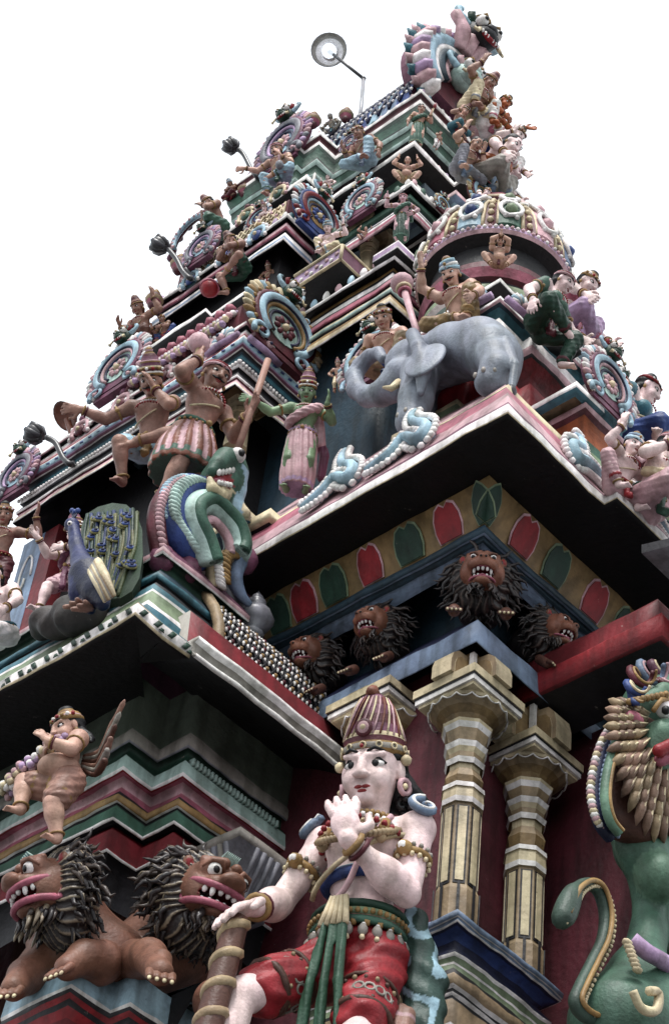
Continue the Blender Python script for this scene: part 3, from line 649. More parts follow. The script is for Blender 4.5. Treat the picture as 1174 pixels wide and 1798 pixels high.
# ============================================================ THIRD STOREY
# row of garlanded miniature barrels on the bay cornice
m=M();XR=3.83;yA=hx(412,570,XR-.08)[1];yB=hx(262,655,XR-.08)[1]
n=9
for i in range(n+1):
    y=yA+(yB-yA)*i/n+.06
    for j in range(9):
        a=math.pi*j/8*.62+.15
        for k in (-1,0,1):m.ball((XR-.115*math.cos(a),y+k*.026*math.sin(a+.4),ZB2+.02+.17*math.sin(a)),(.020,.018,.016),[C['cream'],C['rose'],C['white'],C['lilac']][(j+k)%4],6,4)
    m.tube([(XR-.10*math.cos(a),y+.05,ZB2+.02+.165*math.sin(a)) for a in np.linspace(0,2.2,8)],.012,C['maroon'],5)
    m.ball((XR-.06,y+.02,ZB2+.225),(.03,.03,.03),C['pink'],6,5)
m.box((XR+.04,(yA+yB)/2+.1,ZB2+.1),(.1,(yB-yA)/2+.1,.1),C['maroon'])
PB(m,'mini_roof','orn')
# base ledge of the third bay
q=hx(362,541,3.90);zl3=q[2]
q5=hx(398,537,3.94)
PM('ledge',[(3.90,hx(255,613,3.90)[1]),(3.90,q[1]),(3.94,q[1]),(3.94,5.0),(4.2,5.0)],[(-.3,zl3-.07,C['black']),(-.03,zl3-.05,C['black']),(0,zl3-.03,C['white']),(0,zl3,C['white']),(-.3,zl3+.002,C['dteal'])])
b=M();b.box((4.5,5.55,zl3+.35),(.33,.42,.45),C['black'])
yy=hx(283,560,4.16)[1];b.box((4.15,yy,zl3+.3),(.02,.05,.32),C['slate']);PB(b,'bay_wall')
x3b,y3b=4.08,5.03;YE3=5.99
S3B=pp(x3b,y3b,[(432,-.3,'black'),(421,-.03,'char'),(420,0,'white'),(416,0,'slate'),(411,-.006,'white'),(408,-.008,'white'),(407,-.03,'char'),(404,-.03,'char'),(403,-.02,'purple'),(400,-.012,'pink'),(396,-.008,'rose'),(392,-.01,'maroon'),(390,-.03,'char'),(384,-.03,'char'),(382,.006,'white'),(375,.008,'white'),(374,-.2,'purple'),(374,-.4,'purple')])
x3m,y3m=4.30,4.395
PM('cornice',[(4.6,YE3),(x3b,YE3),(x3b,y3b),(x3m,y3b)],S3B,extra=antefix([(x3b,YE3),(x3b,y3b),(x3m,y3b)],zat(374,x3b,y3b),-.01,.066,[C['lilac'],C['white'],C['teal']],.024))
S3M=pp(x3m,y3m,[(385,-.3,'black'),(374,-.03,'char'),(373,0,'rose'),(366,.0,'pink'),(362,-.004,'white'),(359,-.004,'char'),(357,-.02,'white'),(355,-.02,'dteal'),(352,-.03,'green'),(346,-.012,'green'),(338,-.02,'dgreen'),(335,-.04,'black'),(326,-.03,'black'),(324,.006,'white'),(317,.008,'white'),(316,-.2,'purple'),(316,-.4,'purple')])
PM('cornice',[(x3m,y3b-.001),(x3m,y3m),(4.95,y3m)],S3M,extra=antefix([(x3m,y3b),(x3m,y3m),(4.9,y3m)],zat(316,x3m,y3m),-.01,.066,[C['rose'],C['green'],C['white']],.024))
ZB3=zat(374,x3b,y3b);ZM3=zat(316,x3m,y3m)
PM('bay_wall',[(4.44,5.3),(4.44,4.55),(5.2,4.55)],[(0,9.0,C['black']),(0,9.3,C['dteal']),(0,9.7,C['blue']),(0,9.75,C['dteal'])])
# columns of the third storey
for cx_,cy_,top,bot in ((4.26,hx(490,470,4.26)[1],430,512),(4.42,hx(645,450,4.42)[1],408,500),(3.94,hx(425,720,3.94)[1],690,790)):
    L_=(bot-top);ys=(bot,top+.46*L_,top+.42*L_,top+.39*L_,top+.36*L_,top+.32*L_,top+.26*L_,top+.11*L_,top)
    s_=.8 if top<600 else 1.1
    Zb=zat(bot,cx_,cy_)
    z8=lambda f:0
    # explicit levels so the rings keep their order at this size
    Zt=zat(top,cx_,cy_);lv=[Zb]+[Zb+(Zt-Zb)*t for t in (.55,.6,.64,.68,.72,.77,.90,1)]
    m=M();c_=(cx_,cy_,0)
    m.lathe([(.05*s_,lv[0]),(.05*s_,lv[0]+.02),(.042*s_,lv[1])],C['cream'],c_,8,math.pi/8,None,False)
    rt_=m.build('column','wall',TW);own(rt_)
    m=M();m.lathe([(.05*s_,lv[1]),(.055*s_,lv[2]),(.045*s_,lv[3]),(.06*s_,lv[4]),(.05*s_,lv[5]),(.068*s_,lv[6])],[C[k] for k in('cream','ochre','cream','ochre','cream')],c_,8,math.pi/8,None,False)
    m.lathe([(.06*s_,lv[6]),(.085*s_,(lv[6]+lv[7])/2),(.12*s_,lv[7])],[C['ochre'],C['tan']],c_,12,0,None,False);m.build('capital','wall',rt_)
    m=M();m.box((cx_,cy_,(lv[7]+lv[8])/2),(.12*s_,.12*s_,(lv[8]-lv[7])/2),C['cream']);m.build('abacus','wall',rt_)
# bracket seat of the scholar: maroon box with a patterned front
bx0=3.98;r_=4.05/bx0
pc=hx(598,456,bx0);pl_=hx(514,507,bx0);zt_b=hx(602,431,bx0)[2]
m=M();m.box((bx0+.25,(pc[1]+pl_[1])/2,(pc[2]+zt_b)/2),(.25,(pl_[1]-pc[1])/2,(zt_b-pc[2])/2),[C['black'],C['purple'],C['purple'],C['purple'],C['purple'],C['lilac']])
for z in (pc[2],zt_b):m.tube([(bx0-.003,pc[1],z),(bx0-.003,pl_[1],z)],.009,C['cream'],5);m.tube([(bx0,pc[1]-.003,z),(bx0+.5,pc[1]-.003,z)],.007,C['cream'],5)
m.tube([(bx0-.003,pc[1],pc[2]),(bx0-.003,pc[1],zt_b)],.009,C['cream'],5)
for i in range(8):
    y=pc[1]+.03+i*(pl_[1]-pc[1]-.05)/8;m.ball((bx0-.004,y,(pc[2]+zt_b)/2+.012*(-1)**i),(.006,.014,.012),[C['rose'],C['white']][i%2],6,4)
PB(m,'bracket_seat')
# pattern-edged plinth below the standing woman
q=hx(699,421,4.02)
m_path=[(4.02,hx(655,447,4.02)[1]),(4.02,q[1]),(4.3,q[1])]
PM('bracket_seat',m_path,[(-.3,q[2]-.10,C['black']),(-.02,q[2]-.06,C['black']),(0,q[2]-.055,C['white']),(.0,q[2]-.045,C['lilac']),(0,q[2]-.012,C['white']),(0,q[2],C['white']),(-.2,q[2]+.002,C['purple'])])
ZWOM=q[2]
# ledge the little squatting figure sits on
# ============================================================ FOURTH STOREY
# lattice roof strip on the third bay
m=M();m.box((4.175,5.50,ZB3+.1),(.045,.40,.13),C['maroon'])
for i in range(-4,22):
    for s in (1,-1):
        p=[(4.126,5.12+np.clip(i*.04+s*t*.16,0,.72),ZB3+.22*t) for t in (0,.33,.66,1)];m.tube(p,.006,C['cream'],4)
for i in range(18):
    for j in range(4):m.ball((4.122,5.13+i*.043,ZB3+.03+j*.055),.011,C['rose'] if (i+j)%2 else C['tan'],5,4)
PB(m,'lattice_block')
x4l,y4l=4.26,5.155
LP=[(4.45,5.85),(4.26,5.85),(4.26,5.155),(4.45,5.155),(4.45,4.56),(4.78,4.56),(4.78,4.50),(5.8,4.50)]
zl4=zat(308,x4l,y4l)
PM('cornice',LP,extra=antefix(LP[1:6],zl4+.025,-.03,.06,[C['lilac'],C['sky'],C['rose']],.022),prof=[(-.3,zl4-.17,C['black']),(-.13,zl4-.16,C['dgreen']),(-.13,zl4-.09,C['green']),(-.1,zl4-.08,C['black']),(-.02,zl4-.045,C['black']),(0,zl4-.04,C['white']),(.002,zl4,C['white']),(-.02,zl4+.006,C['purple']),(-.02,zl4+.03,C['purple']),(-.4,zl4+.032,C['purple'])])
ZL4=zl4+.03
q=hy(715,313,4.395) 
# right: coloured ledge with blue cove
q=hy(800,333,4.30)
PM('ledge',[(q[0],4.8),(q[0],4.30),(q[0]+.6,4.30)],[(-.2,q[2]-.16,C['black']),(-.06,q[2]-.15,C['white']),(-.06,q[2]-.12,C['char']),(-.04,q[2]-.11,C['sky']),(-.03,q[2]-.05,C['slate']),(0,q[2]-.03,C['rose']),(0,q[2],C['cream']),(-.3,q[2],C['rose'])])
x4,y4=4.51,5.40
S4=[(.0,0)]
def band4(z):
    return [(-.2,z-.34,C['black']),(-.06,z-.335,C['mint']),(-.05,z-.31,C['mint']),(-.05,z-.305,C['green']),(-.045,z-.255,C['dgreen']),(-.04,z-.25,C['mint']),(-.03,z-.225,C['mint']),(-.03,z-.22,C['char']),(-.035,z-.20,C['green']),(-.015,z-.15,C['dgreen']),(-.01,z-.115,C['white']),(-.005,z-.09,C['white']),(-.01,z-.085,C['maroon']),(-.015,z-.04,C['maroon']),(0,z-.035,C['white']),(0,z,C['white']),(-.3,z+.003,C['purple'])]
z4=zat(230,x4,y4)
PM('cornice',[(4.9,6.12),(4.47,6.12),(4.47,5.516),(4.51,5.516),(4.51,5.40),(4.65,5.40),(4.65,4.757),(5.6,4.757)],band4(z4),extra=antefix([(4.47,6.1),(4.47,5.516),(4.51,5.516),(4.51,5.40),(4.65,5.40),(4.65,4.757),(5.4,4.757)],z4,-.015,.056,[C['rose'],C['white'],C['lilac'],C['teal']],.021))
m=M();m.box((4.567,5.457,(zl4+z4-.3)/2),(.006,.006,(z4-.3-zl4)/2),C['white'])
yy=hx(470,390,4.56)[1];m.box((4.56,yy,(zl4+z4-.3)/2),(.008,.008,(z4-.3-zl4)/2),C['white'])
for i in range(5):
    t=i/5;m.ball((4.60+.02*i,5.452,zl4+.1+.1*((i*37)%5)/5),(.02,.006,.016),C['rose'],6,4)
PM('bay_wall',[(4.9,6.05),(4.57,6.05),(4.57,5.46),(4.75,5.46),(4.75,4.86),(5.6,4.86)],[(0,zl4,C['purple']),(0,z4-.3,C['purple']),(-.1,z4-.29,C['purple'])],extra=m)
# ============================================================ barrel roof of the summit
bc=V3(5.10,0,11.76);br=.43;ya_,yb_=4.86,5.75
m=M();vs=[];fs=[];cc=[];NA=18;NY=16
for j in range(NY+1):
    for i in range(NA+1):
        a=math.pi*(i/NA)*1.06-.1;y=ya_+(yb_-ya_)*j/NY;vs.append((bc[0]-br*math.cos(a),y,bc[2]+br*math.sin(a)*1.3))
for j in range(NY):
    for i in range(NA):
        a=j*(NA+1)+i;fs.append((a,a+1,a+NA+2,a+NA+1));cc.append([C['blue'],C['slate'],C['sky']][((i//2)+(j//2))%3])
m._add(vs,fs,cc,True)
def BP(u,v,o=1.0):a=math.pi*u;return V3(bc[0]-br*o*math.cos(a),ya_+(yb_-ya_)*v,bc[2]+br*o*math.sin(a)*1.3)
for i in range(-8,12):
    for s in (1,-1):
        P_=[(u,i/11+s*u*.55) for u in np.linspace(0,.75,14)];P_=[BP(u,v,1.01) for u,v in P_ if 0<=v<=1]
        if len(P_)>2:m.tube(P_,.009,C['navy'],5)
for i in range(26):
    for j in range(12):
        u=.03+j*.055;m.ball(BP(u,min(.99,(i+.5*(j%2))/26),1.01),.011,C['white'],5,4)
PB(m,'barrel_roof','orn')
m=M();m.box((5.1,5.3,11.66),(.38,.44,.09),C['purple']);PB(m,'wall')
# lattice mini roof beside the bay (with silver pot finials)
yr=4.17;m=M();vs=[];fs=[];cc=[];x0,x1_=3.42,4.0;zr=6.20;rr=.24;NX=14;NA=10
pr=[(-.15,.0),(-.165,.08),(-.155,.16),(-.12,.25),(-.07,.33),(0,.40)]
for j in range(NX+1):
    for o,z in pr:vs.append((x0+(x1_-x0)*j/NX,yr+.16+o,zr+z))
q=len(pr)
for j in range(NX):
    for i in range(q-1):a=j*q+i;fs.append((a,a+q,a+q+1,a+1));cc.append(C['char'])
fs.append(tuple(range(q)));cc.append(C['char'])
m._add(vs,fs,cc,False)
def RP(u,v,o=0):
    k=v*(q-1);i=min(int(k),q-2);t=k-i;a=np.array(pr[i]);b_=np.array(pr[i+1]);p=a+(b_-a)*t;return V3(x0+(x1_-x0)*u,yr+.16+p[0]-o,zr+p[1]+o*.3)
for i in range(-9,14):
    for s in (1,-1):
        P_=[(i/13+s*v*.45,v) for v in np.linspace(0,1,9)];P_=[RP(u,v,.004) for u,v in P_ if 0<=u<=1]
        if len(P_)>2:m.tube(P_,.006,C['char'],4)
for i in range(13):
    for j in range(8):
        u=(i+.5*(j%2)+.3)/13.3;v=(j+.5)/8.3
        m.ball(RP(u,v,.006),.010,C['gold'] if (i+j)%3 else C['maroon'],5,4)
        for d in (-.018,.018):
            m.ball(RP(np.clip(u+d,0,1),v-.03,.006),(.0065,.006,.011),C['white'],5,4)
m.tube([V3(x0-.004,yr+.16+o,zr+z) for o,z in pr],.022,C['tan'],6)
PB(m,'mini_roof','orn')
for x_ in (3.56,3.70):
    m=M();z=zr+.39;y=yr+.16
    m.lathe([(.02,z),(.045,z+.02),(.03,z+.035),(.06,z+.06),(.075,z+.09),(.06,z+.125),(.03,z+.14),(.042,z+.152),(.03,z+.165),(.036,z+.175),(.02,z+.19),(.022,z+.2),(.008,z+.22),(0,z+.235)],C['grey'],(x_,y,0),14);PB(m,'pot_finial','metal')
# ============================================================ ORNAMENTS (local frame: faces +x, +y to its left, z up)
HL,HR=math.pi,-math.pi/2
def axp(p,plane):
    return hit(p[0],p[1],0 if plane[0]=='x' else 1,plane[1])
def vert_to(B,py):
    return zat(py,B[0],B[1])-B[2]
def mask(root,c,s,col,crown='red',parent_name='mask'):
    'guardian face with bulging eyes: c centre, s half height'
    m=M();c=np.array(c,float)
    m.ball(c,(.55*s,.62*s,.6*s),col,12,8);m.ball(c+V3(.35,0,-.3)*s,(.45*s,.5*s,.28*s),col,10,6)
    m.ball(c+V3(.62,0,-.08)*s,(.22*s,.26*s,.2*s),col,8,6)
    for k in (-1,1):
        m.ball(c+V3(.68,.16*k,-.12)*s,.09*s,C['black'],6,4)
        m.tube([c+V3(.50,.55*k,.20)*s,c+V3(.66,.32*k,.46)*s,c+V3(.62,.08*k,.22)*s],.07*s,C['gold'],5)
        m.tube(smooth_path([c+V3(.1,.5*k,.1)*s,c+V3(.05,.85*k,.35)*s,c+V3(0,.95*k,.75)*s,c+V3(0,.7*k,.9)*s],4),[.16*s]*4+[.13*s]*4+[.1*s]*4+[.04*s],C['sky'],6)
        for j in range(3):m.ball(c+V3(.62,.12*k+.13*k*j,-.5)*s,(.06*s,.05*s,.1*s),C['white'],5,4)
        m.tube([c+V3(.55,.45*k,-.42)*s,c+V3(.6,.55*k,-.7)*s,c+V3(.55,.7*k,-.62)*s],[.08*s,.06*s,.01],C['cream'],5)
    m.ball(c+V3(.58,0,-.52)*s,(.1*s,.4*s,.08*s),C['red'],8,4)
    o=m.build(parent_name,'orn',root)
    e=M()
    for k in (-1,1):
        e.ball(c+V3(.52,.34*k,.18)*s,.22*s,C['white'],8,6);e.ball(c+V3(.70,.34*k,.16)*s,.09*s,C['black'],6,4)
    e.build('eye','orn',o)
    h=M();cr=C[crown]
    for k in range(-2,3):
        h.tube([c+V3(.1,.16*k,.5)*s,c+V3(.15,.24*k,.85)*s,c+V3(.25,.2*k,1.05-.08*abs(k))*s],[.15*s,.13*s,.05*s],cr if k%2==0 else C['dgreen'],6)
    h.ball(c+V3(.45,0,.62)*s,.13*s,C['gold'],6,5)
    h.build('crest','orn',root)
def arc_pts(R,a0,a1,n,cz=0,ex=1.0,x=0): return [(x,R*ex*math.cos(a),cz+R*math.sin(a)) for a in np.linspace(a0,a1,n)]
SCH=dict(a=('purple','white','sky','rose','mint','rose'),b=('maroon','cream','sky','gold','mint','maroon'),c=('blue','white','dred','sky','gold','blue'),d=('purple','rose','grey','lilac','sky','rose'))
def medallion(label,base,Hh,heading,scheme='a',mcol='dgreen',wide=1.0,group='horseshoe medallions on the tower ledges',face=True):
    r=thing('medallion',label,'ornament',base,heading,group);bk,pet,ring,r2,inn,bos=[C[k] for k in SCH[scheme]]
    s=Hh;R=.36*s;cz=.40*s;a0,a1=-.95,math.pi+.95
    ol=[(R*1.05*wide*math.cos(a),cz+R*1.05*math.sin(a)) for a in np.linspace(a0,a1,28)]
    m=M();m.plate(ol,lambda u,v,w_:V3(-.06*s+w_,u,v),.08*s,bk);m.box((-.02*s,0,.025*s),(.045*s,.27*s*wide,.03*s),bk);m.build('back_plate','orn',r)
    m=M();n=30;rj=random.Random(int(base[2]*1000))
    for i in range(n):
        pj=.85+.35*rj.random();a=a0+(a1-a0)*(i+.5)/n;d=V3(0,math.cos(a)*wide,math.sin(a));t=V3(0,-math.sin(a),math.cos(a))
        m.ball(V3(.02*s,0,cz)+d*R*1.08,(.03*s*pj,.075*s*pj,.036*s),[pet,pet,r2,ring][i%4],7,5,np.array([V3(1,0,0),d/np.linalg.norm(d),t]).T)
        if i%2:m.ball(V3(.045*s,0,cz)+d*R*1.0,(.02*s,.03*s,.02*s),r2,5,4)
    m.build('petal_rim','orn',r)
    m=M();m.tube(arc_pts(R*.9,a0,a1,28,cz,wide,.035*s),.035*s,bk,6);m.tube(arc_pts(R*.78,a0,a1,28,cz,wide,.04*s),.05*s,ring,8);m.tube(arc_pts(R*.6,a0,a1,26,cz,wide,.04*s),.022*s,r2,6);m.tube(arc_pts(R*.68,a0,a1,26,cz,wide,.065*s),.012*s,C['navy'],5)
    ol=[(R*.58*wide*math.cos(a),cz+R*.58*math.sin(a)) for a in np.linspace(0,2*math.pi,24)[:-1]]
    m.plate(ol,lambda u,v,w_:V3(.01*s+w_,u,v),.02*s,inn)
    m.tube(arc_pts(R*.46,a0,a1,20,cz-.02*s,wide,.035*s),.018*s,C['navy'],5)
    for k in (-1,1):  # volutes at the foot
        pts=[(.05*s,k*(R*wide*.62+(.11-.012*t)*s*math.cos(t*k*k-.6)*1.0)-0,cz-R*.86+(.10-.012*t)*s*math.sin(t-.6)) for t in np.linspace(0,7.5,22)]
        m.tube(pts,[.03*s-.001*s*i for i in range(22)],ring,6);m.ball((.06*s,k*R*wide*.66,cz-R*.88),.028*s,bos,6,4)
    m.build('scroll','orn',r)
    m=M()
    for i in range(9):
        a=2*math.pi*i/9;m.ball((.04*s,.085*s*math.cos(a)*wide,cz-.02*s+.085*s*math.sin(a)),(.02*s,.045*s,.03*s),bos,6,4,np.array([V3(1,0,0),V3(0,math.cos(a),math.sin(a)),V3(0,-math.sin(a),math.cos(a))]).T)
    m.ball((.05*s,0,cz-.02*s),.04*s,C['cream'],7,5);m.build('rosette','orn',r)
    if face:mask(r,(.03*s,0,.86*s),.17*s,C[mcol])
    return r
def place_med(label,pb,pt,plane,heading,**k):
    B=axp(pb,plane);Hh=vert_to(B,pt[1])/1.12;return medallion(label,B,abs(Hh),heading,**k)
place_med('pale horseshoe medallion with a green mask in the dark recess behind the elephant trunk',(645,672),(640,553),('x',4.0),HL,scheme='a')
place_med('large pale medallion with toothed green mask on the corner of the middle bay cornice',(486,628),(462,490),('y',4.72),HR,scheme='b',wide=1.15)
place_med('big flower medallion under an open-mouthed green mask at the left skyline',(200,690),(200,572),('x',3.72),HL,scheme='a',wide=1.1)
place_med('blue-centred medallion with red fringe on the upper bay corner',(551,413),(527,322),('y',5.0),HR,scheme='c',wide=1.1)
place_med('small ringed medallion with green mask left of the pot-bellied squatting figure',(632,379),(643,306),('x',4.27),HL,scheme='a')
place_med('grey and lilac medallion beneath the spoked wheel ring at the left skyline',(348,462),(365,388),('x',4.05),HL,scheme='d')
place_med('topmost left medallion, pink and grey, standing out against the sky',(492,292),(500,186),('x',4.48),HL,scheme='d',wide=.9)
place_med('white petalled medallion with a green mask on the right-hand ledge beside the blue-shirted bust',(1066,722),(1052,596),('y',3.2),HR,scheme='a')
place_med('small medallion with cream mask right of the fourth storey, above the dome',(845,372),(850,306),('y',4.3),HR,scheme='b')
place_med('pink backed medallion at the far left edge beside the lowest lamp',(20,872),(30,770),('x',3.7),HL,scheme='d')
place_med('tiny cream medallion on the green ledge right of the pot-bellied squatting figure',(775,372),(775,338),('y',4.36),HR,scheme='b')
place_med('little blue medallion left of the red-fringed one on the upper bay ledge',(450,402),(455,352),('x',4.22),HL,scheme='c')
place_med('pale medallion on the right skyline above the blue-shirted bust',(1085,735),(1080,640),('y',3.5),HR,scheme='a')
place_med('small lilac medallion beside the stepped green cornice under the barrel roof',(612,262),(612,226),('x',4.62),HL,scheme='d')
for i_,(p_,k_,h_) in enumerate((((548,222),4.5,.16),((606,212),4.7,.15),((428,345),4.5,.15),((312,478),4.12,.17),((268,540),4.02,.16))):
    c=axp(p_,('x',k_));r=thing('pot_finial',['grey pot finial on the stepped cornice left of the crouching figure','grey pot finial at the foot of the barrel roof','grey pot finial at the left end of the top cornice','grey pot finial on the skyline beside the middle lamp','grey pot finial on the skyline above the staff bearer'][i_],'finial',c,0,'pot finials on the skyline')
    m=M();m.lathe([(a_*h_*4.2,b_*h_*4.2) for a_,b_ in [(.02,-.02),(.045,.02),(.03,.035),(.06,.06),(.075,.09),(.06,.125),(.03,.14)]],[C['maroon'],C['gold'],C['pink'],C['tan'],C['maroon'],C['gold']],(0,0,0),12);m.build('pot','orn',r)
    m=M();m.lathe([(a_*h_*4.2,b_*h_*4.2) for a_,b_ in [(.03,.14),(.042,.152),(.03,.165),(.036,.175),(.02,.19),(.022,.2),(.008,.22),(0,.235)]],C['gold'],(0,0,0),12);m.build('spire','orn',r)
def ring_fig(label,pc,plane,rad,heading):
    c=axp(pc,plane);r=thing('wheel_ring',label,'ornament',c,heading)
    m=M();m.tube([(0,rad*math.cos(a),rad*math.sin(a)) for a in np.linspace(-.4,3.54,22)],rad*.14,C['maroon'],7);m.build('rim','orn',r)
    m=M();m.tube([(.02,rad*.8*math.cos(a),rad*.8*math.sin(a)) for a in np.linspace(-.4,3.54,22)],rad*.09,C['sky'],7)
    for i in range(14):
        a=-.4+3.94*i/13;m.ball((.03,rad*.8*math.cos(a),rad*.8*math.sin(a)),rad*.07,C['rose'],5,4)
    m.build('band','orn',r);m=M()
    for i in range(9):
        a=-.3+3.74*i/8;m.ball((-.02,rad*1.18*math.cos(a),rad*1.18*math.sin(a)),rad*.17,C['purple'],7,5)
    m.build('knob','orn',r)
ring_fig('maroon and grey wheel ring with round knobs behind the seated figure at the left skyline',(338,412),('x',4.3),.16,HL)
# summit gable: great horseshoe with side mask
r=thing('gable_horseshoe','great horseshoe gable with dark crested mask crowning the tower top','ornament',(4.95,4.80,11.78),HR)
s=.86;m=M();cz=.42*s;R=.33*s
ol=[(R*1.12*math.cos(a),cz+R*1.25*math.sin(a)) for a in np.linspace(-.9,math.pi+.9,30)]
m.plate(ol,lambda u,v,w_:V3(-.14+w_,u,v),.16,C['maroon'],C['purple']);m.build('back_plate','orn',r)
m=M()
for i in range(26):
    a=-.9+(math.pi+1.8)*i/25;d=V3(0,math.cos(a),1.12*math.sin(a))
    m.ball(V3(0,0,cz)+d*R*1.12,(.09,.05,.045),[C['rose'],C['white'],C['lilac']][i%3],7,5)
    m.tube([V3(-.05,0,cz)+d*R*1.18,V3(-.03,0,cz+.02)+d*R*1.32,V3(-.05,0,cz+.05)+d*R*1.4],[.035,.025,.006],[C['rose'],C['teal']][i%2],6)
m.build('petal_rim','orn',r)
m=M()
for k,(q,c_,t) in enumerate(((.95,'sky',.045),(.76,'white',.03),(.6,'dteal',.04),(.42,'rose',.03))):m.tube([(.03,R*q*math.cos(a),cz+R*q*1.12*math.sin(a)) for a in np.linspace(-.8,math.pi+.8,24)],t,C[c_],7)
m.build('scroll','orn',r)
m=M()
for k in (-1,0,1):m.tube(smooth_path([(.06,.05*k,cz+R*.9),(.12,.09*k,cz+R*1.3),(.10,.16*k,cz+R*1.75)],5),[.05]*6+[.04]*4+[.02],C['rose'],6)
m.build('plume','orn',r)
mask(r,(.10,.05,cz+R*1.55),.19,C['char'],'dgreen');mask(r,(.08,0,cz-.02),.15,C['mint'],'rose')
# S-shaped leaf scrolls standing on the big cornice
def scroll(label,pts,plane,tilt,group='leaf scrolls along the main cornice'):
    P=[axp(p,plane) for p in pts];base=P[0];r=thing('leaf_scroll',label,'ornament',base,0,group)
    nrm=V3(-1,0,0) if plane[0]=='x' else V3(0,-1,0)
    P=[p-base+nrm*(.015-tilt*(p[2]-base[2])) for p in P];Q=smooth_path(P,6);n=len(Q)
    wd=[.023*math.sin(math.pi*min(1,(i+2.5)/(n+3)))**.6+.006 for i in range(n)]
    m=M();m.tube(Q,[w_*1.35 for w_ in wd],C['sky'],8,True,.6);m.build('stem','orn',r)
    m=M();m.tube([q+nrm*w_*.75 for q,w_ in zip(Q,wd)],[w_*.42 for w_ in wd],C['lilac'],6);m.tube([q+nrm*w_*.95 for q,w_ in zip(Q,wd)],[w_*.16 for w_ in wd],C['blue'],5);m.build('vein','orn',r)
    m=M()
    for i in range(0,n-1):
        t=Q[i+1]-Q[i];t/=np.linalg.norm(t);s_=np.cross(nrm,t)
        for k in (-1,1):
            m.ball(Q[i]+s_*k*wd[i]*1.45+nrm*.006,(.014,.017,.014),C['white'],6,4)
    m.build('bead_edge','orn',r)
sA=[(540,893),(572,872),(560,845),(585,838),(618,846),(625,815),(605,805),(600,782)]
scroll('left leaf scroll on the main cornice, below the green goddess',[(536,897),(570,868),(590,842),(618,845),(622,822),(600,815),(594,798),(598,780)],('x',ex+.02),.2)
scroll('leaf scroll on the main cornice right below the elephant trunk',[(648,832),(690,802),(712,772),(742,778),(752,752),(728,742),(716,728),(722,712)],('x',ex+.02),.2)
scroll('leaf scroll on the right side of the main cornice beside the orange ledge',[(1062,868),(1043,835),(1022,815),(1002,808),(998,785),(1018,790),(1020,770),(1012,758)],('y',ey+.03),.2)
scroll('rightmost leaf scroll, in front of the seated pair',[(1164,948),(1150,915),(1132,893),(1113,888),(1108,868),(1126,872),(1128,855),(1120,845)],('y',ey-.02),.2)
for lab,pp_,pl in (('tiny fan rosette on the left of the lattice block',(832,536),('x',3.93)),('tiny fan rosette on the right of the lattice block',(913,548),('y',3.43)),('small fan rosette on the left arm of the middle bay cornice',(395,602),('x',3.75)),('small fan rosette on the right arm of the middle bay cornice',(462,613),('y',4.745))):
    c=axp(pp_,pl);r=thing('fan_rosette',lab,'ornament',c,HL if pl[0]=='x' else HR,'fan rosettes on the ledges');m=M()
    for i in range(9):
        a=math.pi*i/8;m.ball((.015,.05*math.cos(a),.05*math.sin(a)),(.018,.03,.013),[C['white'],C['sky']][i%2],6,4,np.array([V3(1,0,0),V3(0,math.cos(a),math.sin(a)),V3(0,-math.sin(a),math.cos(a))]).T)
    m.build('petals','orn',r);m=M();m.ball((.03,0,.005),.022,C['rose'],7,5);m.ball((.048,0,.005),.01,C['navy'],6,4)
    m.tube([(.01,-.10,-.02),(.02,0,-.025),(.01,.10,-.02)],.018,C['lilac'],6);m.build('centre','orn',r)
for i,(x_,ys,zz_) in enumerate(((3.735,(5.02,5.28,5.56,5.84),ZB2-.03),(4.075,(5.24,5.46,5.72),ZB3-.02),(4.255,(5.36,5.60),ZL4-.03))):
    for j,y_ in enumerate(ys):
        r=thing('kudu_arch','small %s arch ornament on the %s cornice of the long face'%(('pink','blue','cream')[i],('lowest bay','middle bay','upper bay')[i]),'ornament',(x_,y_,zz_),HL,'small arch ornaments on the %s bay cornice'%('lowest','middle','upper')[i]);R2=.055
        m=M();m.tube([(0,R2*math.cos(a_),R2*math.sin(a_)) for a_ in np.linspace(-.7,3.84,14)],.013,C[('rose','sky','cream')[i]],6)
        for k in range(9):
            a_=-.5+4.1*k/8;m.ball((0,R2*1.3*math.cos(a_),R2*1.3*math.sin(a_)),.012,C[('white','white','rose')[i]],5,4)
        m.build('frame','orn',r);m=M();m.ball((0,0,0),(.016,.034,.034),C[('maroon','blue','green')[i]],8,6);m.ball((.014,0,0),.013,C['cream'],6,4);m.ball((0,0,R2*1.45),(.018,.022,.022),C[('purple','gold','maroon')[i]],7,5);m.build('boss','orn',r)
# lotus buds down the right-hand skyline of the summit
for i,(p,pl) in enumerate((((857,192),4.75),((868,222),4.7),((876,250),4.65),((884,278),4.6))):
    c=hy(*p,pl);r=thing('lotus_flower',['highest pink lotus on the right skyline of the summit','second pink lotus down the right skyline','third pink lotus down the right skyline','lowest lotus on the right skyline, pale green'][i],'ornament',c,HR+.5,'lotus flowers on the right skyline')
    m=M()
    for k in range(10):
        a=2*math.pi*k/10;d=V3(.5,math.cos(a),math.sin(a)*.9+.2);d/=np.linalg.norm(d);m.ball(d*.045,(.05,.022,.03),C['pink'] if i<3 else C['mint'],6,5,frame(d,(1,0,.3))[:,[2,0,1]])
    m.build('petals','orn',r);m=M();m.ball((.04,0,0),.03,C['rose'],7,5);m.tube([(0,0,0),(-.04,.02,-.10),(-.1,.02,-.16)],.014,C['green'],6);m.build('stem','orn',r)
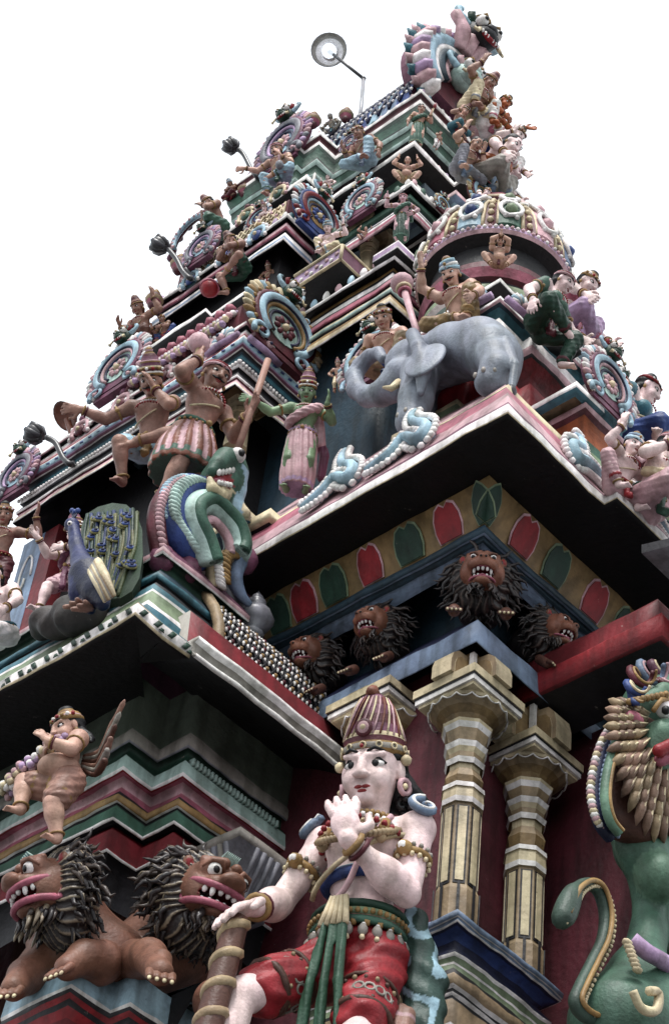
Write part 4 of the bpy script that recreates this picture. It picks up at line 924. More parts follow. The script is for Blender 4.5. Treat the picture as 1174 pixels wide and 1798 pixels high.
# ============================================================ makara on the purple ledge (stands along the short face)
yk=4.285
def makara():
    base=hy(385,1000,yk);r=thing('makara_dragon','blue and green makara dragon with gaping red mouth on the purple ledge corner','dragon',base)
    T=np.eye(4);T[:3,3]=-base
    def H_(pts,n=6,dy=0):return [p+V3(0,dy,0) for p in smooth_path([hy(*p,yk) for p in pts],n)]
    m=M();m.T=T
    crest=H_([(284,985),(275,930),(279,890),(297,862),(318,850)]);m.tube(crest,.035,C['maroon'],8)
    for i,q in enumerate(crest[::1]):m.ball(q+V3(-.012,-.03,.0),(.022,.014,.012),C['rose'],6,4)
    for p in ((284,982),(330,1002),(430,985)):m.ball(hy(*p,yk),(.05,.05,.06),C['purple'],8,6)
    m.build('crest','orn',r)
    m=M();m.T=T;b1=H_([(352,1002),(322,960),(300,920),(306,880),(335,862),(362,872)]);m.tube(b1,[.035+.03*min(1,i/8) for i in range(len(b1))],C['blue'],10)
    for i,q in enumerate(b1[:-3]):
        m.ball(q+V3(-.030,-.052,.0),(.030,.018,.014),C['mint'],7,5);m.ball(q+V3(-.062,-.022,.004),(.020,.018,.014),C['sky'],6,4)
    m.build('body','orn',r)
    m=M();m.T=T;b2=H_([(350,1003),(338,965),(322,930),(322,905),(345,893),(372,915),(392,940),(400,970),(396,985)],6,-.05)
    m.tube(b2,.052,C['mint'],8);m.tube([q+V3(0,-.035,0) for q in b2],.028,C['green'],8);m.tube([q+V3(.0,-.045,0) for q in b2],.010,C['dgreen'],6)
    b3=H_([(348,1000),(338,940),(350,925),(368,940),(380,960),(384,985)],6,-.06);m.tube(b3,.018,C['rose'],7)
    b4=H_([(368,1040),(362,1000),(350,955)],5,-.03);m.tube(b4,.03,C['cream'],7)
    for q in b4:m.ball(q+V3(0,-.028,0),(.03,.012,.012),C['white'],6,4)
    b5=H_([(428,1068),(412,1050),(402,1020),(408,990)],5,-.03);m.tube(b5,[.012+.0018*i for i in range(len(b5))],C['slate'],7)
    b6=H_([(376,1030),(378,990),(392,985)],5,-.03);m.tube(b6,.028,C['cream'],7)
    for q in b6:m.ball(q+V3(0,-.028,0),(.03,.012,.012),C['gold'],6,4)
    m.build('leg','orn',r)
    # head: gaping upward-left
    hp=lambda x,y,d=0:hy(x,y,yk)+V3(0,-d,0)-base
    s=Sc(.008)
    s.chain([hp(372,895,.03),hp(375,858,.04),hp(385,838,.05)],[.06,.075,.07],C['green'],.5)
    s.chain([hp(380,835,.06),hp(362,836,.07),hp(350,845,.07)],[.06,.04,.022],C['green'],.5)
    s.chain([hp(385,845,.06),hp(390,870,.05),hp(385,910,.06)],[.06,.05,.04],C['sky'],.4)
    s.chain([hp(374,878,.07),hp(354,888,.09),hp(338,878,.10),hp(334,862,.10)],[.03,.028,.022,.012],C['cream'],.3)
    s.ell(hp(357,864,.08),(.055,.035,.045),C['red'],.2);s.ell(hp(352,872,.10),(.035,.025,.016),C['pink'],.2)
    s.chain([hp(385,822,.06),hp(366,826,.09),hp(348,838,.10),hp(338,848,.10)],[.05,.045,.034,.02],C['green'],.4)
    s.chain([hp(395,900,.06),hp(400,920,.09),hp(408,925,.08)],[.028,.02,.012],C['cream'],.3)
    for q in ((390,818),(398,828),(380,816)):s.cap(hp(q[0],q[1]+14,.05),hp(q[0],q[1],.06),.03,.016,C['mint'])
    hd=s.build('head','orn',r)
    m=M();m.ball(hp(374,826,.125),.032,C['white'],9,7);m.ball(hp(372,827,.152),.015,C['black'],6,4);m.build('eye','orn',hd)
    m=M()
    for i in range(5):m.ball(hp(368-6*i,850+1*i,.118),(.011,.010,.017),C['white'],6,4);m.ball(hp(364-5*i,876-1*i,.118),(.010,.009,.013),C['white'],6,4)
    m.build('tooth','orn',hd)
makara()
# ============================================================ lamps
GL=flat_mat('lamp glass lit',(.9,.95,1),.1);_b=GL.node_tree.nodes['Principled BSDF'];_b.inputs['Transmission Weight'].default_value=.6;_b.inputs['Emission Color'].default_value=(.85,.93,1,1);_b.inputs['Emission Strength'].default_value=.55
IRON=C['char']
def lamp(label,cup,bulb,neck,basep,x):
    B=hx(*basep,x+.12);r=thing('swan_neck_lamp',label,'lamp',B,0,'swan-neck lamps on the left skyline')
    pts=[hx(*p,x-.12*(1-i/(len(neck)))) for i,p in enumerate(neck)]+[B+V3(-.04,0,0)]
    m=M();m.tube([p-B for p in smooth_path(pts,5)],.014,IRON,8);m.build('arm','metal',r)
    m=M();m.lathe([(.075,-.03),(.08,0),(.055,.02),(.06,.035),(.03,.055),(.022,.09)],[C['stone'],C['teal'],C['grey'],C['dteal'],IRON],(0,0,0),14,0,(-1,.15,.3));m.build('wall_rose','metal',r)
    c=hx(*cup,x-.14)-B;bl=hx(*bulb,x-.18)-B;d=bl-c;d/=np.linalg.norm(d)
    m=M();m.lathe([(a_*.62,b_*.62) for a_,b_ in [(.012,-.08),(.05,-.06),(.078,-.02),(.082,.02),(.07,.05),(.055,.055),(.05,.03),(0,.0)]],IRON,c,12,0,d)
    fr=frame(d)
    for k in range(6):
        a=2*math.pi*k/6;q=fr@V3(math.cos(a),math.sin(a),0)
        m.tube([c+q*.02-d*.045,c+q*.040-d*.01,c+q*.042+d*.025,c+q*.026+d*.048],[.010,.016,.016,.005],C['char'] if k%2 else S(70,70,76),6)
    m.build('lotus_cup','metal',r)
    m=M();m.lathe([(a_*.7,b_*.8) for a_,b_ in [(.0,.02),(.05,.03),(.072,.07),(.07,.11),(.045,.15),(0,.165)]],C['white'],c,14,0,d);o=m.build('bulb','orn',r);o.data.materials[0]=GL
lamp('topmost swan-neck lamp, its glowing bulb against the sky beside the moustached man',(406,257),(383,240),[(418,262),(428,272),(440,295),(452,312)],(458,320),4.45)
lamp('middle swan-neck lamp with lit bulb left of the flute player',(281,431),(262,422),[(296,438),(310,455),(322,478),(336,490)],(344,494),4.0)
lamp('lowest swan-neck lamp at the left edge above the raised hand',(62,762),(38,752),[(82,768),(98,778),(112,805),(126,816)],(140,820),3.72)
# round floodlight on its pole
pt=hx(634,188,4.95);pk=hx(638,138,4.95);c=hx(578,90,4.8);r=thing('floodlight','round white-dish floodlight on a bent pole above the blue barrel roof','lamp',pt)
m=M();m.tube([V3(0,0,-.3),V3(0,0,0),pk-pt],.012,C['grey'],7);m.tube([pk-pt,c-pt],.011,C['char'],7);m.ball(pk-pt,.018,C['char'],6,4);m.build('pole','metal',r)
d=V3(-.62,-.48,-.62);cc_=c-pt
m=M();m.lathe([(.03,-.07),(.05,-.05),(.09,-.01),(.112,.03),(.118,.03),(.10,-.015),(.055,-.06),(.03,-.08)],[C['white'],C['white'],C['stone'],C['grey'],C['grey'],C['grey'],C['grey']],cc_,24,0,d);m.lathe([(0,-.045),(.05,-.05)],C['white'],cc_,16,0,d);m.build('reflector','metal',r)
m=M();m.lathe([(.025,-.05),(.035,-.03),(.05,0),(.045,.03),(.02,.05),(0,.053)],C['white'],cc_,14,0,d);o=m.build('bulb','orn',r);o.data.materials[0]=GL
c=hx(118,735,3.95);r=thing('wall_dish','brown half dish sticking up behind the left cornice','lamp',c)
m=M();m.lathe([(0,-.03),(.048,-.02),(.078,.016),(.082,.024),(.070,.012),(.04,-.01),(0,-.02)],[C['dbrown']]*3+[C['rust']]*3,(0,0,.03),18,0,(-.5,.2,-.75));m.build('bowl','metal',r);m=M();m.tube([(0,0,.0),(.06,0,-.08),(.1,0,-.15)],.018,C['rust'],7);m.build('stem','metal',r)
# ============================================================ FIGURES
def nz(v):v=np.array(v,float);return v/(np.linalg.norm(v)+1e-9)
def ik(a,t,l1,l2,pole):
    a=np.array(a,float);t=np.array(t,float);d=t-a;L=np.linalg.norm(d);L2=min(L,(l1+l2)*.985)
    u=d/(L+1e-9);t=a+u*L2;x=(l1*l1-l2*l2+L2*L2)/(2*L2);h=math.sqrt(max(l1*l1-x*x,0));p=np.array(pole,float);p=p-u*(p@u);p=nz(p)
    return a+u*x+p*h,t
POSE={
 'stand':dict(pel=(0,0,.50),fL=(.0,.07,.045),fR=(.0,-.07,.045),hz=.925),
 'cross':dict(pel=(0,0,.085),fL=(.20,-.08,.04),fR=(.17,.10,.04),kL=(.5,1,.15),kR=(.5,-1,.15),hz=.51),
 'ease':dict(pel=(0,0,.085),fL=(.19,-.06,.04),fR=(.15,-.11,.03),kL=(.5,1,.1),kR=(.25,-.35,1),hz=.51),
 'easeL':dict(pel=(0,0,.085),fR=(.19,.06,.04),fL=(.15,.11,.03),kR=(.5,-1,.1),kL=(.25,.35,1),hz=.51),
 'hangR':dict(pel=(0,0,.085),fL=(.20,-.02,.04),fR=(.20,-.09,-.20),kL=(.5,1,.1),kR=(1,-.3,.5),hz=.51),
 'hangL':dict(pel=(0,0,.085),fR=(.20,.02,.04),fL=(.20,.09,-.20),kR=(.5,-1,.1),kL=(1,.3,.5),hz=.51),
 'squat':dict(pel=(0,0,.11),fL=(.11,.13,.03),fR=(.11,-.13,.03),kL=(.4,1,.5),kR=(.4,-1,.5),hz=.53),
 'kneel':dict(pel=(0,0,.26),fL=(-.17,.07,.03),fR=(.17,-.09,.03),kL=(1,.2,-.5),kR=(1,-.2,.5),hz=.69),
 'stride':dict(pel=(0,0,.46),fL=(-.16,.08,.045),fR=(.18,-.09,.045),hz=.885),
 'step':dict(pel=(0,0,.50),fL=(.0,.06,.045),fR=(.17,-.12,.2),kR=(1,-.5,.3),hz=.925),
}
ARMS={ # hand targets relative to the shoulder (x forward, y outward, z up), elbow pole, hand direction
 'down':((.06,.10,-.26),(-1,.5,0),(0.3,0,-1)),'knee':((.20,.08,-.20),(-.5,1,-.3),(.8,0,-.5)),'hip':((.03,.06,-.20),(-.4,1,.1),(.5,-.7,-.4)),
 'abhaya':((.15,.06,-.03),(-.2,.7,-1),(.0,.1,1)),'raise':((.09,.13,.11),(-.2,.8,-1),(.1,.2,1)),'chin':((.13,-.07,.045),(.0,.8,-1),(.3,-.4,.9)),'high':((.08,.06,.25),(0,1,.2),(0,-.1,1)),
 'out':((.10,.27,-.02),(-.4,.1,-1),(.3,1,.1)),'chest':((.15,-.10,-.09),(.1,1,-.6),(.5,-1,.1)),'anjali':((.12,-.115,.20),(.4,1,.1),(.05,-.12,1)),'hold':((.20,.0,-.10),(-.1,.6,-1),(.6,-.2,.6)),
 'fore':((.27,.02,.0),(0,.3,-1),(1,0,.3)),'lift':((.06,.07,.17),(.3,1,0),(-.5,-.2,1)),'flute':((.13,-.15,.02),(.3,1,-.5),(.3,-1,.2)),'bow':((.24,.13,.05),(-.1,.4,-1),(.5,.5,.5)),'lap':((.17,-.07,-.21),(-.1,1,-.2),(.3,-1,-.1)),
}
def hand(s,w,d,n,side,sz,col,curl=.35):
    'palm, four fingers and a thumb; d direction, n palm normal, side +1 left'
    d=nz(d);n=nz(np.array(n)-d*(np.array(n)@d));t=np.cross(d,n)*side
    c=w+d*.034*sz;s.ell(c,(.037*sz,.028*sz,.014*sz),col,.4,np.array([d,t,n]).T)
    for i,(o,l) in enumerate(((-.021,.036),(-.007,.043),(.007,.041),(.021,.033))):
        a=w+d*.058*sz+t*o*sz;b=a+nz(d+n*curl*.5)*l*.55*sz+t*o*.25*sz;e=b+nz(d+n*curl*1.5)*l*.55*sz
        s.cap(a,b,.0088*sz,.008*sz,col,.2);s.cap(b,e,.008*sz,.0062*sz,col,.2)
    a=w+d*.015*sz-t*.022*sz;b=a+nz(d*.6-t*.9+n*.3)*.03*sz;e=b+nz(d+n*.3)*.026*sz
    s.cap(a,b,.0105*sz,.009*sz,col,.3);s.cap(b,e,.009*sz,.007*sz,col,.3)
def ring(m,c,ax,R,r,col,n=14):
    f=frame(ax);m.tube([np.array(c)+f@V3(R*math.cos(a),R*math.sin(a),0) for a in np.linspace(0,2*math.pi,n+1)[:-1]],r,col,5,closed=True)
def figure(label,base,H,heading,pose='stand',L='down',R='hip',skin='skin',crown='tiara',hair='black',garb='dhoti',gcol='white',gtrim='red',top=None,tcol='green',lean=(.10,0,1),
           look=(0,-.30),must=False,group=None,detail=1.0,jewel='gold',belly=0,prop=None,pose_over=None,cat='statue',long_hair=False,face_sc=1.0,tyaw=0,armlen=1.0,name='statue',sash=None,headsc=1.0,stripe=None,fat=1.0,crs=1.0,slim=1.0):
    r=thing(name,label,cat,base,heading,group)
    P=dict(POSE[pose]);P.update(pose_over or {})
    vx=max(.0082*H/detail,.0030)
    s=Sc(vx,H);sk=C[skin];t=nz(lean);pel=V3(*P['pel'])
    sv=V3(-math.sin(tyaw),math.cos(tyaw),0);sv=nz(sv-t*(sv@t));f=np.cross(sv,t);Rm=np.array([f,sv,t]).T
    fem=garb in('sari','skirt') ;sl=slim;sw=(.112 if fem else .125)*sl
    chest=pel+t*.205;neck=pel+t*.315
    hy_,hp_=look;hp_=hp_ if hp_<-.2 else hp_-.30;hf=nz(f*math.cos(hy_)*math.cos(hp_)+sv*math.sin(hy_)*math.cos(hp_)+t*math.sin(hp_));hs=nz(np.cross(t,hf));hu=np.cross(hf,hs);HR_=np.array([hf,hs,hu]).T
    head=neck+t*.035+hu*.055+hf*.012
    q=headsc
    # torso
    s.ell(pel+t*.01,(.073*sl,.096*sl,.075),sk,.4,Rm);s.ell(pel+t*.095+f*belly*.02,((.062+belly*.03)*sl,(.076+belly*.02)*sl,.085),sk,.5,Rm)
    s.ell(chest,(.066*sl,.098*sl,.092),sk,.5,Rm);s.cap(chest+t*.062+sv*.085*sl,chest+t*.062-sv*.085*sl,.042*sl,.042*sl,sk,.5)
    for k in(-1,1):
        if fem:s.ell(chest+f*.055+sv*.045*k+t*.012,(.043,.042,.042),sk,.3,Rm)
        else:s.ell(chest+f*.04*sl+sv*.046*k*sl+t*.03,(.034*sl,.048*sl,.040),sk,.4,Rm)
    s.cap(neck-t*.03,head-hu*.02-hf*.01,.036*(sl+1)/2,.032,sk,.4)
    # head and face
    h_=lambda a,b,c:head+(hf*a+hs*b+hu*c)*q
    s.ell(h_(-.008,0,.018),(.066*q,.057*q,.066*q),sk,.3,HR_);s.ell(h_(.018,0,-.028),(.046*q,.045*q,.050*q),sk,.5,HR_);s.ell(h_(.052,0,-.066),(.016*q,.018*q,.014*q),sk,.6,HR_)
    s.cap(h_(.058,0,.018),h_(.074,0,-.018),.0078*q,.0112*q,sk,.5)
    for k in(-1,1):
        s.ell(h_(.072,.010*k,-.020),(.009*q,.008*q,.007*q),sk,.5,HR_);s.ell(h_(.042,.030*k,-.026),(.019*q,.019*q,.022*q),sk,.6,HR_)
        s.cap(h_(.056,.010*k,.022),h_(.046,.040*k,.026),.009*q,.007*q,sk,.6)
        s.ell(h_(-.004,.060*k,.0),(.014*q,.008*q,.024*q),sk,.3,HR_)
    s.cap(h_(.0585,-.012,-.0445),h_(.0585,.012,-.0445),.0066*q,.0066*q,sk,.3);s.cap(h_(.0565,-.010,-.0530),h_(.0565,.010,-.0530),.0066*q,.0066*q,sk,.3)
    J={}
    # arms
    for sd,spec in((1,L),(-1,R)):
        sh=pel+t*.272+sv*sw*sd
        if isinstance(spec,str):spec=ARMS[spec]
        spec0=spec;tg,pol,hd=spec[:3]
        W=lambda v:f*v[0]+sv*v[1]*sd+t*v[2]
        e,w_=ik(sh,sh+W(tg)*armlen,.165,.15,W(pol));J[sd]=(sh,e,w_)
        s.cap(sh,e,.041*fat,.033*fat,sk,.4);s.ell(sh,(.045*fat,.042*fat,.043*fat),sk,.4,Rm);s.cap(e,w_,.034*fat,.0225*fat,sk,.4)
        fa=nz(w_-e);s.ell(e+fa*.045,(.034,.034,.05),sk,.4,frame(fa))
        pn=W((0,-1,0)) if abs(nz(hd)[1])<.8 else W((-1,0,0))
        if len(spec0)==4:pn=W(spec0[3])
        hand(s,w_,W(hd),pn,sd,1.15 if detail<2 else 1.0,sk)
        J[('h',sd)]=w_+nz(W(hd))*.045
    # legs
    for sd,fk,kk in((1,'fL','kL'),(-1,'fR','kR')):
        hp=pel-t*.01+sv*.056*sd*sl;ft=V3(*P[fk]);k_=V3(*P.get(kk,(1,.15*sd,0)))
        kn,an=ik(hp,ft,.235,.235,k_);J[('l',sd)]=(hp,kn,an)
        s.cap(hp,kn,.066*fat,.044*fat,sk,.4);s.cap(kn,an,.043*fat,.027*fat,sk,.4);c_=nz(an-kn);s.ell(kn+c_*.07-0*f,(.043*fat,.043*fat,.07),sk,.4,frame(c_))
        low=pose in('cross','ease','easeL','hangL','hangR')
        fd=nz(np.array([c_[0]*.3+.9,c_[1]*.4+.15*sd,0])) if abs(c_[2])>.5 else nz(c_+V3(.4,0,-.1))
        if abs(c_[2])<=.5 and pose=='kneel':fd=nz(V3(-.6,0,-.5))
        s.cap(an-V3(0,0,.012),an+fd*.075-V3(0,0,.022),.026,.019,sk,.4)
        for i in range(4):
            pe=np.cross(fd,V3(0,0,1));s.cap(an+fd*.075-V3(0,0,.026)+pe*(.013*i-.02),an+fd*.097-V3(0,0,.029)+pe*(.016*i-.024),.0085,.0075,sk,.2)
        J[('f',sd)]=fd
    s.build('body','fig',r)
    # eyes, brows, mark
    for k in(-1,1):
        m=M();m.ball(h_(.0475,.0255*k,.005)*H,(.0085*q*H,.0178*q*H,.0088*q*H),C['white'],8,6,HR_);m.ball(h_(.0560,.0255*k,.005)*H,(.0030*q*H,.0086*q*H,.0080*q*H),C['black'],7,4,HR_)
        m.tube([h_(.049,.007*k,.006)*H,h_(.0545,.018*k,.0165)*H,h_(.051,.033*k,.0165)*H,h_(.040,.045*k,.006)*H],.0026*q*H,C['black'],5);m.build('eye','fig',r)
    m=M()
    for k in(-1,1):m.tube([h_(.0605,.010*k,.030)*H,h_(.058,.026*k,.038)*H,h_(.046,.045*k,.031)*H],[.003*q*H,.0042*q*H,.0018*q*H],C['black'],5)
    if must:
        for k in(-1,1):m.tube([h_(.068,.002*k,-.034)*H,h_(.066,.016*k,-.038)*H,h_(.058,.034*k,-.034)*H,h_(.053,.040*k,-.026)*H],[.005*H*q,.006*H*q,.004*H*q,.001*H],C['black'],5)
    m.ball(h_(.064,0,.042)*H,.0045*q*H,C['red'],6,4);m.build('brow','fig',r)
    m=M();lc=S(142,44,46)
    for k in(-1,1):m.ball(h_(.0605,.0075*k,-.0440)*H,(.0082*q*H,.0105*q*H,.0046*q*H),lc,9,6,HR_)
    m.ball(h_(.0590,0,-.0525)*H,(.0085*q*H,.0125*q*H,.0050*q*H),lc,9,6,HR_);m.build('lip','fig',r)
    # hair
    s=Sc(vx,H);hc=C[hair];wav=lambda x,y,z:.0028*np.sin(150*z+60*y)
    s.ell(h_(-.022,0,.026),(.066*q,.063*q,.068*q),hc,.3,HR_,wav);s.ell(h_(-.045,0,-.03),(.035*q,.05*q,.05*q),hc,.4,HR_,wav)
    if long_hair:
        for k in(-1,1):s.chain([h_(-.04,.05*k,-.03),h_(-.055,.075*k,-.075),h_(-.04,.10*k,-.10)],[.034,.03,.014],hc,.4,wav)
    s.build('hair','fig',r)
    # crown
    m=M();ax=HR_;top_=h_(-.012,0,.062)*H;u=H*q*crs
    def LT(prof,cols,c=top_,n=16,axis=None):m.lathe([(a*u,b*u) for a,b in prof],[C[k] for k in cols],c,n,0,hu if axis is None else axis)
    if crown=='tall':
        LT([(.070,-.028),(.073,-.012),(.067,-.002),(.066,.012),(.070,.02),(.062,.03),(.058,.05),(.062,.058),(.052,.066),(.046,.09),(.036,.105),(.02,.12),(.026,.13),(.01,.145),(0,.15)],['gold','white','maroon','gold','cream','purple','gold','rose','purple','maroon','gold','rose','gold','gold'])
        for i in range(12):
            a=2*math.pi*i/12;m.ball(top_+ax@V3(.071*math.cos(a),.071*math.sin(a),-.003)*u if False else top_+(hf*.071*math.cos(a)+hs*.071*math.sin(a)+hu*.012)*u,.0105*u,C[['white','red','gold'][i%3]],6,4)
    elif crown=='kirita':
        LT([(.060,-.030),(.068,-.022),(.068,-.010),(.062,-.004),(.065,.006),(.061,.016),(.055,.036),(.048,.058),(.040,.080),(.030,.100),(.016,.112),(0,.114)],['gold','stone','gold','maroon','cream','purple','maroon','purple','maroon','purple','rust'],n=28)
        for i in range(26):
            a=2*math.pi*i/26;sw_=.25
            m.tube([top_+ax@V3(r_*math.cos(a+sw_*z_*20),r_*math.sin(a+sw_*z_*20),z_)*u for r_,z_ in ((.064,.008),(.057,.034),(.050,.057),(.042,.080),(.031,.101))],[.0026*u]*4+[.001*u],C[['cream','rose','rust'][i%3]],4)
            if i%2==0:ring(m,top_+ax@V3(.0695*math.cos(a),.0695*math.sin(a),-.016)*u,ax@V3(math.cos(a),math.sin(a),0),.0062*u,.0022*u,C['cream'],9)
        cf=top_+(hf*.064+hu*.022)*u
        for k_,(rr_,cl) in enumerate(((.020,'maroon'),(.014,'rose'),(.007,'cream'))):m.ball(cf+hf*.002*k_*u,(.005*u,rr_*u,rr_*u),C[cl],12,8,HR_)
        m.tube([top_+(hu*.106+hf*.004)*u,top_+(hu*.118+hf*.014)*u,top_+(hu*.112+hf*.032)*u],[.018*u,.014*u,.006*u],C['rust'],8)
        for k_ in(-1,1):
            m.ball(h_(-.002,.072*k_,.022)*H,.012*u,C['cream'],7,5);ring(m,h_(-.002,.068*k_,-.034)*H,nz(hs*k_+hf*.4),.015*u,.006*u,C['rose'],12);m.ball(h_(.002,.070*k_,-.034)*H,.007*u,C['cream'],6,4)
    elif crown=='tiara':
        LT([(.068,-.032),(.071,-.016),(.066,-.008),(.060,.006),(.05,.014),(.034,.016),(.036,.03),(.03,.045),(.012,.055),(0,.057)],['gold','rose','gold','maroon',hair,'gold',hair,hair,hair])
        for i in range(9):
            a=-1.4+2.8*i/8;m.ball(top_+(hf*.070*math.cos(a)+hs*.070*math.sin(a)-hu*(.012))*u,.010*u,C[['gold','white','red'][i%3]],6,4)
    elif crown=='turban':
        for i in range(4):
            ring(m,top_+hu*(-.02+.016*i)*u,nz(hu+hs*.12*(-1)**i),(.062-.006*i)*u,.017*u,C[['sky','white','slate','sky'][i]])
        m.ball(top_+hu*.03*u,(.045*u,.045*u,.03*u),C['sky'],8,6,HR_);m.ball(top_+hu*.058*u,(.03*u,.03*u,.02*u),C['brown'],8,5,HR_);m.ball(top_+(hf*.068+hu*.01)*u,.013*u,C['gold'],6,5)
        LT([(.03,.04),(.034,.05),(.03,.062),(.018,.072),(0,.075)],['brown','gold','brown','brown'])
    elif crown=='bun':
        m.ball(top_+(hu*.024-hf*.012)*u,(.036*u,.036*u,.03*u),hc,10,7,HR_);ring(m,top_-hu*.022*u,hu,.066*u,.009*u,C['red']);ring(m,top_+(hu*.008-hf*.010)*u,hu,.034*u,.007*u,C['gold'])
        for i in range(7):
            a=-1.2+2.4*i/6;m.ball(top_+(hf*.068*math.cos(a)+hs*.068*math.sin(a)-hu*.018)*u,.008*u,C[['white','gold'][i%2]],5,4)
    elif crown=='band':
        ring(m,top_-hu*.030*u,nz(hu-hf*.2),.068*u,.010*u,C['rose']);ring(m,top_-hu*.018*u,nz(hu-hf*.2),.066*u,.008*u,C['red'])
    elif crown=='jata':
        LT([(.066,-.02),(.06,.0),(.05,.02),(.04,.05),(.03,.07),(.0,.085)],['maroon','brown','maroon','brown','maroon']);ring(m,top_-hu*.022*u,hu,.067*u,.009*u,C['gold'])
    for k in(-1,1):
      if crown!='kirita':m.ball(h_(-.002,.066*k,-.030)*H,(.010*u,.009*u,.014*u),C[jewel],6,5)
    m.build('crown','orn',r)
    # jewellery
    m=M()
    nk=neck-t*.012;
    for i,(a,b,cl) in enumerate(((.050,.0085,jewel),(.066,.0075,'white'),(.082,.0085,'red'))):
        c_=nk+f*(.004+.010*i)-t*(.012+.020*i);n_=20
        pts=[(c_+(f*math.cos(x)*(a+.012)*.86+sv*math.sin(x)*a*1.05)+t*(.020*i*(1-math.cos(x))*-.5))*H for x in np.linspace(-1.9,1.9,n_)]
        for pt_ in pts[::1]:m.ball(pt_,b*.82*H,C[cl],5,4)
    for sd in(1,-1):
        sh,e,w_=J[sd];d1=nz(e-sh);d2=nz(w_-e)
        q_=M();ring(q_,(sh+(e-sh)*.50)*H,d1,.0405*fat*H,.0075*H,C[jewel]);q_.ball((sh+(e-sh)*.46+f*.042)*H,(.014*H),C[jewel],6,4);q_.build('armlet','orn',r)
        q_=M();ring(q_,(e+(w_-e)*.90)*H,d2,.0275*fat*H,.007*H,C[jewel]);ring(q_,(e+(w_-e)*.80)*H,d2,.029*fat*H,.0055*H,C['maroon']);q_.build('bracelet','orn',r)
        hp,kn,an=J[('l',sd)]
        if detail<2:q_=M();ring(q_,(an+(kn-an)*.10)*H,nz(an-kn),.034*fat*H,.0075*H,C[jewel]);q_.build('anklet','orn',r)
    if garb in('dhoti','shorts','trousers','kilt'):
        pts=[(chest+f*.075*math.cos(a)*1.0+sv*(.10*math.sin(a))+t*(.06*math.sin(a)-.02))*H for a in np.linspace(-1.2,1.35,12)];m.tube(pts,.0055*H,C['cream'],5)
    m.build('necklace','orn',r)
    # garments
    g=Sc(vx,H);gc=C[gcol];gt=C[gtrim];hpL,knL,anL=J[('l',1)];hpR,knR,anR=J[('l',-1)]
    pl=lambda fr,am:(lambda x,y,z:am*np.sin(fr*np.arctan2(y-pel[1],x-pel[0])+25*z))
    if garb in('dhoti','shorts','trousers'):
        fr={'dhoti':(1,.72),'shorts':(.72,0),'trousers':(1,.93)}[garb]
        fold=lambda x,y,z:.0032*np.sin(95*(z+.7*y+.5*x))+.0018*np.sin(170*(z-.6*y))
        g.ell(pel+t*.005,(.082*sl,.104*sl,.072),gc,.4,Rm,fold)
        for sd in(1,-1):
            hp,kn,an=J[('l',sd)];e_=hp+(kn-hp)*fr[0]
            g.cap(hp,e_,.075*fat,(.075+( .053-.075)*fr[0]*(1 if fr[1]>0 else .6))*fat,gc,.4,fold)
            if fr[1]>0:g.cap(kn,kn+(an-kn)*fr[1],.053,.04,gc,.4,fold)
            en=(kn+(an-kn)*fr[1]) if fr[1]>0 else e_;dd=nz(an-kn) if fr[1]>0 else nz(kn-hp)
            g.tor(en-dd*.006,(.038 if fr[1]>0 else .056)*fat,.0105*fat,gt,dd)
        if detail<2:g.chain([pel+f*.085+t*.03,pel+f*.10-t*.06,pel+f*.10-t*.15 if pose in('stand','stride','step') else pel+f*.13-t*.07],[.022,.020,.026],gt,.3,lambda x,y,z:.004*np.sin(160*y))
    elif garb in('sari','skirt','kilt'):
        if pose in('stand','stride','step','kneel'):
            ln=.46 if garb=='kilt' else .94
            pleat=lambda x,y,z:.0055*np.sin(16*np.arctan2(y-pel[1],x-pel[0]-.0)+10*z)
            zz=[pel[2]+.045]+[pel[2]-.02-(pel[2]-.05)*ln*k/4 for k in range(5)]
            cx0,cy0=(anL[0]+anR[0])/2,(anL[1]+anR[1])/2;sp=max(abs(anL[1]-anR[1])/2,.05)
            for i in range(5):
                k0,k1=i/5,(i+1)/5
                a=V3(pel[0]+(cx0-pel[0])*k0*ln,pel[1]+(cy0-pel[1])*k0*ln,zz[i]);b_=V3(pel[0]+(cx0-pel[0])*k1*ln,pel[1]+(cy0-pel[1])*k1*ln,zz[i+1])
                wd=(.085,.10,.108,.11,.113,.118) if garb!='kilt' else (.080,.095,.110,.122,.134,.142)
                g.cap(a,b_,wd[i],wd[i+1],gc,.5,pleat)
            # cut the hem flat
            g.ell(V3(cx0,cy0,zz[5]-.125),(.3,.3,.118),gt,.3,op=1)
            hz_=zz[5];g.tor(V3(cx0*ln+pel[0]*(1-ln),cy0*ln,hz_+.01),wd[5]*.93,.012,gt,(0,0,1),disp=pleat)
        else:
            fold=lambda x,y,z:.0035*np.sin(95*(z+.7*y+.5*x))
            g.ell(pel,(.085,.108,.075),gc,.4,Rm,fold)
            for sd in(1,-1):
                hp,kn,an=J[('l',sd)];g.cap(hp,kn,.078,.058,gc,.4,fold);g.cap(kn,kn+(an-kn)*.9,.056,.044,gc,.4,fold);g.tor(kn+(an-kn)*.9,.042,.010,gt,nz(an-kn))
    if stripe:g.stripe=(lambda x,y,z:np.where(z>zz[5]+.016,np.sin(stripe[0]*np.arctan2(y-pel[1],x-pel[0])+10*z)-.1,-1),C[stripe[1]])
    if g.P:g.build('dhoti' if garb=='dhoti' else garb,'fig',r)
    # belt
    m=M()
    pts=[(pel+t*.055+f*.083*sl*math.cos(a)+sv*.098*sl*math.sin(a))*H for a in np.linspace(0,2*math.pi,21)[:-1]]
    m.tube(pts,.013*H,C[gtrim],6,closed=True)
    for i in range(11):
        a=-1.5+3*i/10;m.ball((pel+t*.040+f*.094*sl*math.cos(a)+sv*.108*sl*math.sin(a))*H,.0085*H,C[jewel],5,4)
